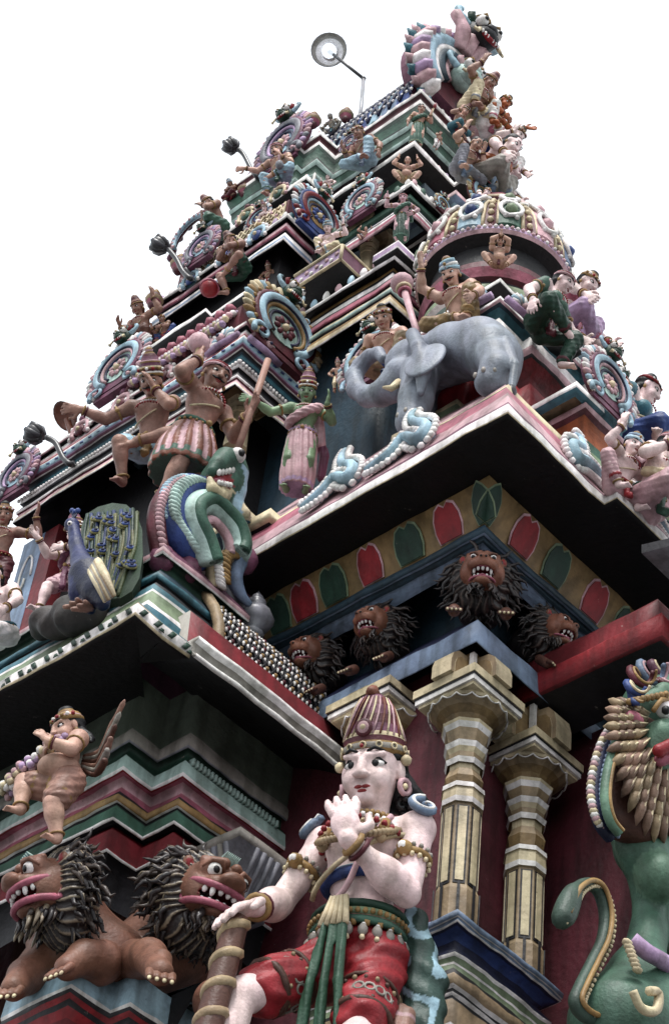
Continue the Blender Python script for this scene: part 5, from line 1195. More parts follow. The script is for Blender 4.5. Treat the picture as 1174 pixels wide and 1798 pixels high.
    m.ball((pel+t*.055+f*.098*sl)*H,(.018*H),C['gold'],7,5);m.build('belt','orn',r)
    if top:
        g=Sc(vx,H);tc=C[tcol];fold=lambda x,y,z:.003*np.sin(80*(z+.8*y))
        if top=='blouse':
            g.ell(chest+t*.005,(.073,.105,.080),tc,.4,Rm,fold)
            for k in(-1,1):
                g.ell(chest+f*.058+sv*.045*k+t*.012,(.048,.047,.046),tc,.3,Rm)
                sh,e,w_=J[k];g.cap(sh,sh+(e-sh)*.45,.047,.043,tc,.4);g.tor(sh+(e-sh)*.45,.038,.008,gt,nz(e-sh))
        if top in('sash','drape'):
            n_=9;pts=[chest+f*.088*math.cos(a)+sv*.112*math.sin(a)+t*(.075*math.sin(a)-.01) for a in np.linspace(-1.5,1.6,n_)]
            g.chain(pts,.026 if top=='sash' else .036,tc,.3,lambda x,y,z:.004*np.sin(190*z))
            g.chain([pts[-1],pts[-1]-f*.06-t*.1,pts[-1]-f*.07-t*.26+sv*.03],[.03,.035,.04],tc,.3,lambda x,y,z:.004*np.sin(150*y))
        g.build('blouse' if top=='blouse' else 'sash','fig',r)
    if sash:
        g=Sc(vx,H)
        g.chain([pel-f*.07+sv*.12+t*.1,pel-f*.09+sv*.17-t*.08,pel-f*.09+sv*.16-t*.26],[.03,.04,.035],C[sash],.3,lambda x,y,z:.004*np.sin(150*y));g.build('sash','fig',r)
    return r,J,H
HEADZ={k:v['hz']-.02 for k,v in POSE.items()}
def put(label,pb,ph,plane,heading,pose='stand',**k):
    'stand a figure on the point seen at pb with its face at the height seen at ph'
    B=axp(pb,plane);sz=k.pop('sz',1.0);t=nz(k.get('lean',(.10,0,1)));pel=V3(*(k.get('pose_over') or {}).get('pel',POSE[pose]['pel']))
    tilt=k.pop('tilt',.36 if pose in('cross','ease','easeL','hangL','hangR','squat') else .20)
    hl=pel+t*.35+V3(.02,0,.052);a=math.radians(heading);hl=V3(hl[0]*math.cos(tilt)+hl[2]*math.sin(tilt),hl[1],-hl[0]*math.sin(tilt)+hl[2]*math.cos(tilt));hw=V3(hl[0]*math.cos(a)-hl[1]*math.sin(a),hl[0]*math.sin(a)+hl[1]*math.cos(a),hl[2])
    lo,hi=.05,4.0
    for _ in range(40):
        H=(lo+hi)/2
        if proj(B+hw*H)[1]>ph[1]:lo=H
        else:hi=H
    o=figure(label,B,H*sz,a,pose,**k);o[0].rotation_euler=(0,tilt,a);return o
def item(name,label,cat,r,J,H,fn,mat='fig'):
    'a thing held by a figure: its own object at the same base'
    o=thing(name,label,cat,tuple(r.location));o.rotation_euler=r.rotation_euler;m=M();fn(m);m.build('body' if name!='staff' else 'shaft',mat,o);return o
def rod(J,H,sd,up,dn,dirv,rad,col,knob=None,kcol='stone'):
    def fn(m):
        h=J[('h',sd)]*H;d=nz(dirv);m.tube([h-d*dn*H,h,h+d*up*H],rad*H,C[col],8)
        if knob:m.ball(h+d*(up+knob*.6)*H,knob*H,C[kcol],10,7);ring(m,h+d*up*.97*H,d,rad*1.7*H,rad*.6*H,C['gold'])
    return fn
FIGS=[]
def FG(*a,**k):
    x=put(*a,**k);FIGS.append(x);return x
# ---- the crowd of painted statues
child=FG('chubby child statue with garland standing on the left lion head, facing left',(88,1492),(78,1305),('x',3.02),165,'stand',L='hold',R='chest',crown='tiara',garb='shorts',gcol='brown',gtrim='gold',belly=2.6,fat=1.42,skin='flesh',long_hair=True,pose_over=dict(fR=(.20,-.13,.28),kR=(1,-.6,.4)),headsc=1.5,sz=1.12,tilt=0)
r,J,H=child;m=M()
for k,p in enumerate(smooth_path([(.10,.06,.74),(.15,.0,.70),(.19,-.10,.64),(.24,-.2,.58),(.26,-.3,.5)],5)):
    for q in range(5):m.ball(V3(*p)*H+V3(.016*math.cos(q*1.3+k),.016*math.sin(q*1.3+k),.016*math.sin(q*2.1)),.014,[C['white'],C['lilac'],C['rose'],C['cream']][(q+k)%4],6,4)
m.build('garland','orn',r)
m=M()
for k in range(6):m.tube(smooth_path([(-.07,.03,.74-.02*k),(-.12,.16,.74-.04*k),(-.10,.32,.84-.06*k),(-.08,.48-.03*k,.92-.08*k)],4),[.016]*5+[.024]*4+[.018]*3+[.005],[C['brown'],C['stone'],C['dbrown']][k%3],6)
m.v=[tuple(np.array(v)*H) for v in m.v];m.build('wing','orn',r)
FG('crowned figure in white skirt embracing the blue peacock',(112,1094),(98,938),('x',3.18),185,'stride',tilt=.04,L='chest',R='fore',garb='shorts',gcol='rose',gtrim='purple',crown='tall',long_hair=True,top='sash',tcol='purple')
FG('cropped figure at the left edge raising its open hand beside the blue pillar',(-22,1085),(-14,905),('x',3.15),215,'stand',L='raise',R='down',skin='brown',garb='dhoti',gcol='maroon',crown='tiara',tyaw=.2)
FG('seated figure in patterned white cloth at the lower left edge',(2,1140),(-25,1010),('x',2.98),190,'hangL',L='knee',R='knee',garb='dhoti',gcol='white',gtrim='teal',crown='tiara')
old=FG('bearded old man in a striped pleated skirt leaning on a staff',(296,905),(374,662),('x',3.30),272,'stand',tilt=.10,L='hold',R=((.10,.05,.06),(.6,.7,-.3),(-.5,0,1)),skin='brown',hair='rust',garb='kilt',gcol='rust',gtrim='green',crown='band',must=True,lean=(.06,0,1),look=(-.2,-.25),stripe=(16,'rose'))
r,J,H=old
item('staff','long red-brown staff held by the bearded old man','staff',r,J,H,lambda m:m.tube([(J[('h',1)]+V3(.02,0,.32))*H,(J[('h',1)]+V3(0,0,0))*H,(J[('h',1)]+V3(-.03,0,-.42))*H],.017*H,C['brown'],8))
item('club','round-headed grey club held behind the bearded old man','club',r,J,H,lambda m:(m.tube([(J[('h',-1)]+V3(0,0,-.06))*H,(J[('h',-1)]+V3(-.02,0,.06))*H],.014*H,C['tan'],7),m.ball((J[('h',-1)]+V3(-.03,0,.10))*H,.055*H,C['rose'],12,8)))
FG('seated moustached figure in a tall dark crown with one hand at his cheek',(266,812),(256,672),('x',3.42),208,'hangR',L='chin',R='out',skin='brown',garb='shorts',gcol='sky',gtrim='gold',crown='tall',must=True)
FG('green-faced goddess in a pink sari with one palm raised',(518,868),(541,690),('x',3.80),222,'stand',L='abhaya',R='out',skin='gskin',garb='sari',gcol='rose',gtrim='lilac',top='drape',tcol='rose',crown='tall',sash='purple')
FG('staff-bearing bearded figure on the left skyline above the flower medallion',(255,612),(232,540),('x',3.95),185,'ease',L='raise',R='hold',skin='brown',hair='dbrown',crown='jata',garb='dhoti',gcol='dbrown',gtrim='purple')
mace=FG('moustached man in a blue turban gripping a mace behind the elephant',(815,590),(776,482),('x',3.93),188,'easeL',L='knee',R='high',skin='flesh',garb='dhoti',gcol='ochre',gtrim='gold',crown='turban',must=True,long_hair=True,look=(.05,0),armlen=1.0)
FG('rider in ochre trousers half hidden behind the elephant head',(684,668),(668,560),('x',4.0),200,'easeL',L='knee',R='down',skin='flesh',garb='trousers',gcol='tan',gtrim='blue',crown='tiara')
FG('pot-bellied figure with both palms joined overhead below the ribbed dome',(873,472),(871,424),('x',4.10),225,'squat',L='anjali',R='anjali',skin='flesh',garb='shorts',gcol='brown',gtrim='maroon',crown='none',fat=1.25,belly=1.6)
FG('seated woman in a green blouse and trousers letting one leg hang down',(940,590),(953,496),('y',3.36),283,'hangL',tilt=.25,L='knee',R='down',skin='skin',garb='trousers',gcol='dgreen',gtrim='maroon',top='blouse',tcol='green',crown='band',look=(.25,.1))
FG('figure in pink and grey sitting on the white ledge against the sky',(986,596),(1000,500),('y',3.46),285,'easeL',tilt=.2,L='knee',R='knee',garb='trousers',gcol='lilac',gtrim='pink',top='blouse',tcol='pink',crown='tiara')
FG('blue-shirted man with a red banded cap looking right, behind the petalled medallion',(1092,800),(1114,684),('y',3.42),290,'cross',tilt=.15,L='knee',R='hip',garb='dhoti',gcol='blue',top='blouse',tcol='teal',crown='bun',look=(.3,.05),skin='skin')
FG('pale kneeling figure with clasped hands raised beside the orange ledge',(1078,882),(1080,785),('y',3.08),275,'squat',tilt=.2,L='raise',R='raise',garb='dhoti',gcol='rose',gtrim='red',crown='turban',look=(-.3,.2))
FG('rightmost seated figure holding up a flat palm, dark blue cap, looking right',(1128,905),(1130,784),('y',3.04),285,'easeL',tilt=.2,L='knee',R='abhaya',garb='trousers',gcol='rose',gtrim='green',crown='band',top='sash',tcol='cream',look=(.35,.1))
FG('scholar in white and yellow seated on the maroon bracket seat',(578,452),(594,400),('x',4.06),205,'ease',L='raise',R='lap',garb='dhoti',gcol='cream',gtrim='sky',crown='turban')
FG('standing woman in a dark green sari with hand on hip',(703,424),(704,348),('x',4.10),215,'stand',L='hip',R='raise',garb='sari',gcol='dgreen',gtrim='green',top='drape',tcol='green',crown='band',long_hair=True,skin='rose')
FG('pot-bellied squatting figure holding up the ledge with bent arms',(712,322),(718,282),('x',4.36),222,'squat',L='lift',R='lift',garb='shorts',gcol='tan',gtrim='gold',crown='none',fat=1.25,belly=1.6,skin='flesh')
FG('figure in pale blue trousers seated below the barrel roof',(646,296),(637,234),('x',4.42),180,'easeL',L='down',R='hold',skin='brown',garb='trousers',gcol='sky',gtrim='slate',crown='tiara',look=(.1,.15))
lot=FG('woman in a green sari holding a lotus bud at the upper tower corner',(728,258),(735,192),('x',4.55),235,'stand',L='abhaya',R='down',garb='sari',gcol='green',gtrim='lime',top='drape',tcol='green',crown='bun',skin='flesh')
r,J,H=lot
item('lotus_bud','red lotus bud held by the woman in green at the upper corner','flower',r,J,H,lambda m:(m.tube([(J[('h',1)]+V3(0,0,-.08))*H,(J[('h',1)]+V3(.02,.03,.10))*H],.010*H,C['cream'],6),m.ball((J[('h',1)]+V3(.02,.04,.15))*H,(.035*H,.035*H,.06*H),C['red'],8,6)),'orn')
FG('dark-haired man in grey seated with one arm raised to his face on the right',(800,312),(802,244),('y',4.36),275,'ease',sz=.86,L='chin',R='raise',garb='trousers',gcol='grey',gtrim='slate',crown='none',skin='flesh')
FG('grey-cloaked companion leaning at the right of the man with the raised arm',(836,330),(827,243),('y',4.34),295,'easeL',sz=.86,L='knee',R='knee',garb='trousers',gcol='stone',gtrim='slate',crown='none',top='sash',tcol='orange')
FG('topmost seated figure in pale cloth playing an instrument on the right',(815,205),(826,135),('y',4.62),285,'ease',sz=.86,L='chest',R='raise',skin='brown',garb='dhoti',gcol='cream',gtrim='grey',crown='jata')
FG('archer with one bent arm stretched out on the right skyline',(845,232),(846,172),('y',4.58),290,'ease',sz=.86,L='bow',R='chest',skin='orange',garb='dhoti',gcol='white',gtrim='pink',crown='tiara')
FG('small seated figure in pink and white low on the right skyline',(868,296),(864,238),('y',4.52),285,'easeL',L='knee',R='abhaya',garb='dhoti',gcol='white',gtrim='rose',crown='tiara')
gad=FG('moustached man resting a grey mace upright beside the topmost lamp',(494,326),(507,262),('x',4.36),195,'hangR',L='hold',R='out',garb='dhoti',gcol='sky',gtrim='green',crown='band',must=True,skin='flesh')
r,J,H=gad
item('mace','grey mace held upright in the lap of the moustached man','mace',r,J,H,lambda m:(m.tube([(J[('h',1)]+V3(0,0,.04))*H,(J[('h',1)]+V3(0,0,-.12))*H],.013*H,C['rose'],6),m.ball((J[('h',1)]+V3(0,0,-.17))*H,(.05*H,.05*H,.06*H),C['grey'],9,7)))
flu=FG('flute player in green shorts resting one foot on a red ball',(428,486),(420,424),('x',3.98),165,'hangR',L='flute',R='flute',skin='brown',garb='shorts',gcol='dgreen',gtrim='maroon',crown='jata')
r,J,H=flu
fb=hx(368,506,3.90);o=thing('ball','red ball under the flute player foot','ball',fb);m=M();m.ball((0,0,0),.045,C['red'],12,8);ring(m,(0,0,.0),(0.3,0.2,1),.046,.006,C['pink']);m.build('sphere','fig',o)
FG('small seated figure with turned back knees before the wheel ring on the left skyline',(392,412),(380,358),('x',4.15),150,'ease',L='chin',R='chest',skin='brown',garb='dhoti',gcol='green',gtrim='maroon',crown='jata')
FG('crouching dark figure behind the stepped green cornice left of the barrel roof',(585,236),(577,205),('x',4.7),190,'squat',L='knee',R='knee',skin='stone',garb='shorts',gcol='grey',gtrim='teal',crown='none')
for lab,b_,h_,pl,hd,ps,kw in (
 ('tiny drummer in maroon seated at the left end of the top cornice',(412,352),(416,322),('x',4.5),175,'cross',dict(L='chest',R='chest',skin='brown',gcol='maroon',crown='turban')),
 ('tiny pale figure with palms joined on the upper bay ledge',(470,398),(474,366),('x',4.24),190,'cross',dict(L='chest',R='chest',skin='skin',gcol='white',crown='tall')),
 ('small woman in a pink sari standing at the dark recess of the third storey',(575,350),(580,312),('x',4.5),200,'stand',dict(L='hip',R='abhaya',garb='sari',gcol='pink',gtrim='gold',crown='bun')),
 ('small brown attendant standing between the ledges left of the scholar',(470,520),(476,470),('x',4.2),200,'stand',dict(L='hold',R='hip',skin='brown',gcol='white',crown='tall')),
 ('small blue-clad kneeling figure beside the garlanded barrels on the left',(292,600),(296,560),('x',3.98),185,'squat',dict(L='chest',R='abhaya',skin='brown',gcol='blue',crown='tiara')),
 ('little figure in cream standing behind the trunk on the recess ledge',(592,690),(598,640),('x',4.05),205,'stand',dict(L='abhaya',R='hip',skin='flesh',gcol='cream',crown='tall')),
 ('small reclining figure in lilac on the right slope above the dome',(830,372),(836,338),('y',4.28),285,'cross',dict(L='knee',R='chest',gcol='lilac',crown='tiara')),
 ('small seated figure in teal at the right below the gable horseshoe',(792,232),(798,196),('y',4.66),280,'cross',dict(L='knee',R='abhaya',gcol='teal',crown='tall',skin='flesh')),
 ('tiny child figure in white on the summit ledge beside the lotus woman',(762,262),(766,234),('y',4.66),270,'stand',dict(L='down',R='hold',gcol='white',crown='bun',skin='flesh')),
 ('small squatting imp holding up the pink ledge right of the scholar seat',(640,425),(646,402),('x',4.32),222,'squat',dict(L='lift',R='lift',skin='flesh',garb='shorts',gcol='maroon',crown='none',fat=1.2))):
    FG(lab,b_,h_,pl,hd,ps,**kw)
# the mace raised beside the elephant's ear
A_=hx(740,612,3.80);B_=hx(706,500,3.80);o=thing('mace','long pale mace with a rounded pink head rising beside the elephant ear','mace',A_);d=B_-A_;m=M();m.tube([(0,0,0),d*.5,d],[.014,.014,.016],C['rose'],8);m.build('shaft','fig',o);m=M();m.ball(d*1.02,(.05,.05,.04),C['rose'],12,8,frame(d));ring(m,d*.93,d,.026,.009,C['cream']);ring(m,d*.88,d,.022,.008,C['pink']);m.build('head','fig',o)
# ============================================================ ANIMALS
def local(s_or_m,base):
    T=np.eye(4);T[:3,3]=-np.array(base);s_or_m.T=T
# ---- elephant
eb=hx(720,750,3.72);el=thing('elephant','grey elephant with curled raised trunk standing on the ledge of the main cornice','elephant',(eb[0]+.1,eb[1]-.2,ZL))
E0=V3(*el.location);P_=lambda x,y,d=0:hx(x,y,3.83-d)-E0
g1=S(134,142,154);g2=S(120,128,140)
s=Sc(.0075);wr=lambda x,y,z:.0022*np.sin(150*y+40*z)*np.exp(-((y-P_(755,640)[1])/.09)**2)
s.chain([P_(748,645),P_(795,620),P_(842,612),P_(866,625)],[.100,.100,.104,.092],g1,.6,wr)
s.ell(P_(862,622,.02),(.098,.09,.105),g1,.5)
s.chain([P_(868,628,.06),P_(872,650,.08),P_(858,672,.09)],[.072,.058,.054],g1,.5);s.chain([P_(885,628,-.06),P_(880,665,-.05)],[.07,.06],g2,.5)
s.chain([P_(738,655,.07),P_(730,700,.10),P_(722,742,.10)],[.078,.062,.060],g1,.5,wr);s.chain([P_(742,660,-.07),P_(738,735,-.07)],[.075,.06],g2,.5)
s.chain([P_(735,632,.02),P_(712,640,.04)],[.09,.082],g1,.5);s.ell(P_(716,622,.04),(.06,.06,.05),g1,.5)
tk=[(702,660),(688,680),(668,692),(645,696),(626,684),(621,662),(632,642),(648,626),(664,620),(672,630)]
rib=lambda x,y,z:.0016*np.sin(260*(y+z))
s.chain([P_(*p,.08) for p in tk],[.068,.056,.046,.040,.037,.034,.031,.028,.025,.020],g1,.6,rib)
s.chain([P_(712,668,.06),P_(700,690,.07),P_(692,697,.07)],[.045,.03,.016],g2,.5)
s.chain([P_(886,600,.06),P_(903,640,.07),P_(897,682,.08)],[.024,.016,.014],g2,.5)
o=s.build('body','fig',el)
s=Sc(.0042)
s.ell(P_(746,632,.155),(.020,.085,.125),g1,.3,frame((.25,.1,1),(1,.25,0)));s.chain([P_(724,588,.13),P_(735,612,.15),P_(742,655,.16),P_(738,690,.15)],[.028,.03,.03,.014],g2,.4);s.build('ear','fig',el)
m=M();m.ball(P_(706,640,.115),.014,C['white'],8,6);m.ball(P_(705,640,.127),.007,C['black'],6,4);m.build('eye','fig',el)
m=M();m.tube([P_(700,672,.13),P_(686,682,.16),P_(672,680,.17)],[.018,.014,.005],C['cream'],8);m.build('tusk','fig',el)
for c in (P_(858,673,.09),P_(722,743,.10)):
    m=M();m.ball(c,(.056,.056,.016),S(150,128,132),14,5)
    for a in np.linspace(2.7,4.9,4):m.ball(c+V3(.056*math.cos(a),.056*math.sin(a),.014),(.010,.010,.014),C['stone'],6,4)
    m.build('foot_sole','fig',el)
m=M();m.tube(smooth_path([P_(897,680,.08),P_(895,697,.08),P_(889,707,.08)],4),[.016,.02,.022,.02,.016,.012,.008,.006,.004],C['char'],7);m.build('tail_tuft','fur',el)
# ---- lion heads
def locks(m,c,f,u,s_,a,cols,n=90,lo=.15,hi=2.9,ln=.75,rad=1.0,wav=.12,back=.75,seed=1,beard=True):
    rg=random.Random(seed);w=rad*a
    for i in range(n):
        th=2*math.pi*(i*.618034%1);rr=.80+.5*((i*7)%10)/10;bk=-(.05+back*rg.random())
        d=u*math.sin(th)+s_*math.cos(th)
        p0=c+d*w*rr*.95+f*bk*a*.9+f*.25*a*(1-rr)
        fl=nz(d*.55+V3(0,0,-.62)-f*.40+V3(rg.uniform(-.22,.22),rg.uniform(-.22,.22),rg.uniform(-.22,.22)));sd=nz(np.cross(fl,f+V3(.01,.02,.03)))
        L_=ln*a*(.75+.5*rg.random());pts=[p0+fl*L_*t+sd*math.sin(t*7+i)*wav*a*t for t in np.linspace(0,1,6)]
        m.tube(pts,[.06*a,.082*a,.08*a,.068*a,.045*a,.010*a],cols[i%(len(cols)-1)],6)
        if i%2==0:m.tube([p+d*.07*a for p in pts[1:5]],[.012*a,.026*a,.024*a,.008*a],cols[-1],4)
def lion_head(root,c,f,a,face,furs,seed=1,upv=(0,0,1),teeth=True,mane_n=90,mouth='red',lipc='pink',vox=None,ln=.75,lipr=.05,ogre=False):
    c=np.array(c,float);f=nz(f);s_=nz(np.cross(upv,f));u=np.cross(f,s_);R_=np.array([f,s_,u]).T
    h=lambda x,y,z:c+(f*x+s_*y+u*z)*a
    fc=C[face] if isinstance(face,str) else face
    dk=tuple(v*.55 for v in fc)
    s=Sc(vox or max(a*.05,.004))
    s.ell(c,(.86*a,.82*a,.84*a),fc,.4,R_)
    s.ell(h(.55,0,.02),(.62*a,.46*a,.34*a),fc,.5,R_);s.ell(h(.98,0,.13),(.20*a,.26*a,.2*a),fc,.4,R_)
    s.ell(h(1.10,0,.24),(.15*a,.19*a,.12*a),fc,.4,R_)
    s.cap(h(.3,0,.55),h(.98,0,.22),.2*a,.13*a,fc,.5)
    for k in(-1,1):
        s.ell(h(.78,.34*k,.0),(.28*a,.22*a,.24*a),fc,.5,R_);s.ell(h(.45,.42*k,.36),(.26*a,.24*a,.24*a),fc,.4,R_)
        s.cap(h(.62,.12*k,.58),h(.50,.55*k,.52),.13*a,.09*a,fc,.5);s.ell(h(.3,.62*k,-.1),(.3*a,.2*a,.35*a),fc,.5,R_)
        s.ell(h(-.05,.74*k,.55),(.13*a,.16*a,.2*a),fc,.3,R_);s.ell(h(.06,.76*k,.55),(.08*a,.10*a,.12*a),C['red'],.3,R_,op=2)
    # lower jaw
    s.ell(h(.42,0,-.62),(.52*a,.40*a,.20*a),fc,.4,R_);s.ell(h(.80,0,-.60),(.2*a,.27*a,.15*a),fc,.4,R_)
    if ogre:
        for k in(-1,1):s.ell(h(.52,.45*k,.40),(.30*a,.27*a,.28*a),fc,.3,R_);s.ell(h(.42,.52*k,-.22),(.36*a,.26*a,.42*a),fc,.5,R_);s.cap(h(.74,.18*k,.66),h(.46,.64*k,.60),.14*a,.10*a,fc,.5)
        s.ell(h(1.12,0,.20),(.22*a,.30*a,.20*a),fc,.4,R_)
        for k in(-1,1):s.ell(h(1.10,.22*k,.14),(.16*a,.16*a,.14*a),fc,.4,R_)
    # mouth opening
    if ogre:s.ell(h(.62,0,-.30),(.62*a,.62*a,.24*a),C[mouth],.2,R_,op=1)
    else:s.ell(h(.80,0,-.30),(.52*a,.42*a,.20*a),C[mouth],.2,R_,op=1)
    o=s.build('head','fig',root)
    m=M()
    lp=[h(.42+.62*math.cos(t)*.95,.50*math.sin(t),-.27+ (.17 if 1 else 0)) for t in np.linspace(-1.7,1.7,15)];lq=[h(.38+.58*math.cos(t)*.95,.47*math.sin(t),-.50) for t in np.linspace(1.7,-1.7,15)]
    if ogre:
        lp=[h(.30+.82*math.cos(t),.74*math.sin(t),-.06-.05*math.cos(2*t)) for t in np.linspace(-1.75,1.75,19)];lq=[h(.28+.76*math.cos(t),.70*math.sin(t),-.52) for t in np.linspace(1.75,-1.75,19)]
    m.tube(lp+lq,lipr*a,C[lipc],7,closed=True)
    m.build('lip','fig',o)
    m=M();m.ball(h(.68,0,-.44),(.34*a,.22*a,.06*a),C['pink'],9,6,R_);m.build('tongue','fig',o)
    m=M()
    for k in range(11 if ogre else 7):
        t=-1.15+2.3*k/6 if not ogre else -1.5+3*k/10
        if ogre:
            bg_=1.6 if k in(3,7) else 1;m.ball(h(.30+.76*math.cos(t),.68*math.sin(t),-.17-.03*bg_),(.075*a,.075*a,.10*a*bg_),C['white'],7,5,R_);m.ball(h(.28+.70*math.cos(t),.64*math.sin(t),-.45),(.065*a,.065*a,.075*a),C['white'],7,5,R_);continue
        big=1.7 if k in(1,5) else 1
        m.ball(h(.40+.60*math.cos(t)*.95,.45*math.sin(t),-.17-.03*big),(.07*a,.065*a,.095*a*big),C['white'],6,5,R_)
        m.ball(h(.36+.56*math.cos(t)*.95,.42*math.sin(t),-.44),(.06*a,.06*a,.075*a*(1.3 if k in(1,5) else 1)),C['white'],6,5,R_)
    m.build('tooth','fig',o)
    for k in(-1,1):
        m=M()
        if ogre:m.ball(h(.74,.42*k,.36),.20*a,C['white'],11,8,R_);m.ball(h(.91,.45*k,.33),(.05*a,.10*a,.10*a),C['black'],8,5,R_);m.tube([h(.84,.18*k,.36),h(.88,.34*k,.58),h(.80,.58*k,.56),h(.62,.70*k,.34)],[.05*a,.085*a,.075*a,.03*a],fc,7);m.build('eye','fig',o);continue
        m.ball(h(.60,.36*k,.38),.165*a,C['white'],10,7,R_);m.ball(h(.735,.38*k,.36),(.05*a,.085*a,.085*a),C['black'],8,5,R_)
        m.tube([h(.74,.16*k,.40),h(.74,.30*k,.56),h(.66,.48*k,.56),h(.52,.58*k,.38)],[.03*a,.055*a,.05*a,.02*a],dk,6);m.build('eye','fig',o)
    m=M()
    for k in(-1,1):m.ball(h(1.20,.09*k,.20),(.05*a,.06*a,.05*a),C['black'],6,4,R_)
    m.build('nostril','fig',o)
    m=M();locks(m,c,f,u,s_,a,furs,mane_n,seed=seed,ln=ln)
    # beard
    rg=random.Random(seed+5)
    for i in range(int(mane_n*.3)):
        y=rg.uniform(-.5,.5);x=rg.uniform(-.1,.75);p0=h(x,y*(1.2-.5*x),-.66);L_=a*rg.uniform(.35,.7);dn=nz(V3(0,0,-1)+f*.15+s_*y*.3)
        m.tube([p0+dn*L_*t+s_*math.sin(t*7+i)*.06*a for t in np.linspace(0,1,6)],[.07*a,.085*a,.08*a,.06*a,.04*a,.01*a],furs[i%len(furs)],6)
    mo_=m.build('mane','fur',o)
    kk_=(32 if ogre else 24)
    def gr(x,y,z):
        px,py,pz=x-c[0],y-c[1],z-c[2];q1=px*s_[0]+py*s_[1]+pz*s_[2];q2=px*u[0]+py*u[1]+pz*u[2];q0=px*f[0]+py*f[1]+pz*f[2]
        th=np.arctan2(q2,q1);rr=np.sqrt(q1*q1+q2*q2)/a;return np.sin(kk_*th+2.2*np.sin(6*rr+5*th)+3*q0/a)
    g=Sc(vox or max(a*.05,.004))
    g.ell(c-f*.42*a,(.72*a,1.16*a,1.16*a),furs[0],.4,R_,lambda x,y,z:.05*a*gr(x,y,z));g.ell(c-f*.30*a-u*.55*a,(.60*a,.95*a,.95*a),furs[0],.5,R_,lambda x,y,z:.05*a*gr(x,y,z))
    g.stripe=(lambda x,y,z:-gr(x,y,z)-.72,furs[-1]);g.build('mane_mass','fur',o)
    return h
def paw(root,p,f,a,col,claw='cream'):
    s=Sc(max(a*.055,.004));f=nz(f);t=nz(np.cross((0,0,1),f));s.cap(p-f*a*.8+V3(0,0,.35)*a,p-f*a*.1,.38*a,.36*a,col,.4)
    for i in range(4):
        q=p+f*a*.22+t*a*(.25*i-.375);s.cap(q,q+f*a*.34-V3(0,0,.10)*a,.155*a,.135*a,col,.12)
    o=s.build('paw','fig',root);m=M()
    for i in range(4):
        q=p+f*a*.66+t*a*(.25*i-.375)-V3(0,0,.13)*a;m.ball(q,(.12*a,.08*a,.10*a),C[claw],7,5,np.array([f,t,V3(0,0,1)]).T)
    m.build('claw','fig',o)
FUR=[S(36,30,30),S(52,42,40),S(30,26,28),S(74,62,56)];LFC=S(134,88,70)
zbt=zat(1092,3.918,3.444)
for lab,p,ax_,k,dirn,sd in (('large front-facing lion head at the corner of the blue beam, above the column capitals',(846,1012),'d',0,(-.75,-.66,-.30),3),
    ('lion head looking left in the middle of the left arm of the blue beam',(656,1098),'x',3.90,(-1,-.12,-.32),5),('leftmost lion head on the blue beam, beside the latticed mini roof',(543,1150),'x',3.90,(-1,.0,-.30),8),
    ('lion head on the right arm of the blue beam, beside the red eave',(972,1110),'y',3.43,(.15,-1,-.30),11)):
    c=hx(*p,3.93) if ax_=='d' else axp(p,(ax_,k))
    if ax_=='d':c=V3(3.925,3.925*c[1]/c[0],c[2])
    a=.092 if ax_=='d' else .078
    r=thing('lion_head',lab,'lion',(c[0],c[1],zbt),0,'lion heads on the blue beam');B0=V3(*r.location);cc=c-B0
    cc=np.array(cc);d=nz(dirn)
    lion_head(r,cc,d,a,LFC,FUR,sd,mane_n=120,lipc='pink',mouth='dred',ln=.8)
    s=Sc(.008);dh=nz(V3(d[0],d[1],0));s.chain([cc-d*a*.6,cc-dh*a*1.4-V3(0,0,.4)*a],[a*.95,a*.9],FUR[0],.4);s.build('neck','fur',r)
    t=nz(np.cross((0,0,1),dh))
    for k_ in(-1,1):paw(r,V3(0,0,0)+dh*a*.30+t*k_*a*.95+V3(0,0,a*.25),nz(dh+V3(0,0,-.5)),a*.62,S(92,60,50))
# ---- big lions at the lower left
BFUR=[S(46,40,40),S(70,60,54),S(36,31,33),S(128,116,98)];BF=S(124,86,70)
def big_lion(label,hp,x,dirn,a,seed,paws,body,tuft):
    c=hx(*hp,x);r=thing('guardian_lion',label,'lion',(c[0]+.1,c[1],4.937),0);B0=V3(*r.location);cc=c-B0
    lion_head(r,cc,dirn,a,BF,BFUR,seed,mane_n=210,lipc='pink',mouth='dred',vox=.0055,ln=.62,lipr=.095,ogre=True)
    s=Sc(.008)
    s.chain([hx(*p[:2],p[2])-B0 for p in body],[p[3] for p in body],BF,.5)
    for (p0,p1,p2) in paws:
        q=[hx(*p[:2],p[2])-B0 for p in (p0,p1,p2)];s.chain(q,[.070,.052,.038],BF,.5)
    s.build('body','fig',r)
    for (p0,p1,p2) in paws:
        q=hx(*p2[:2],p2[2])-B0;paw(r,q,nz(q-(hx(*p1[:2],p1[2])-B0)+V3(-.03,0,-.01)),.085,BF)
    m=M();d=nz(dirn)
    for i in range(9):
        t=nz(np.cross((0,0,1),d));b_=cc+d*a*.72+V3(0,0,a*.72)+t*a*(.05*i-.2);m.tube([b_,b_+V3(0,0,a*.18)+d*a*.1,b_+V3(0,0,a*.30)+d*a*.28],[.035*a,.04*a,.012*a],C[tuft] if i%2 else C['mint'],5)
    m.build('tuft','fig',r);return r
big_lion('left guardian lion with bulging eyes and pink gums, carrying the child statue on its head',(92,1566),3.10,(-.88,.30,-.30),.118,21,[((175,1690,3.26),(150,1682,3.20),(118,1700,3.14)),((70,1700,3.2),(45,1715,3.14),(24,1736,3.08))],[(110,1600,3.22,.12),(130,1660,3.28,.12),(190,1690,3.36,.12)],'teal')
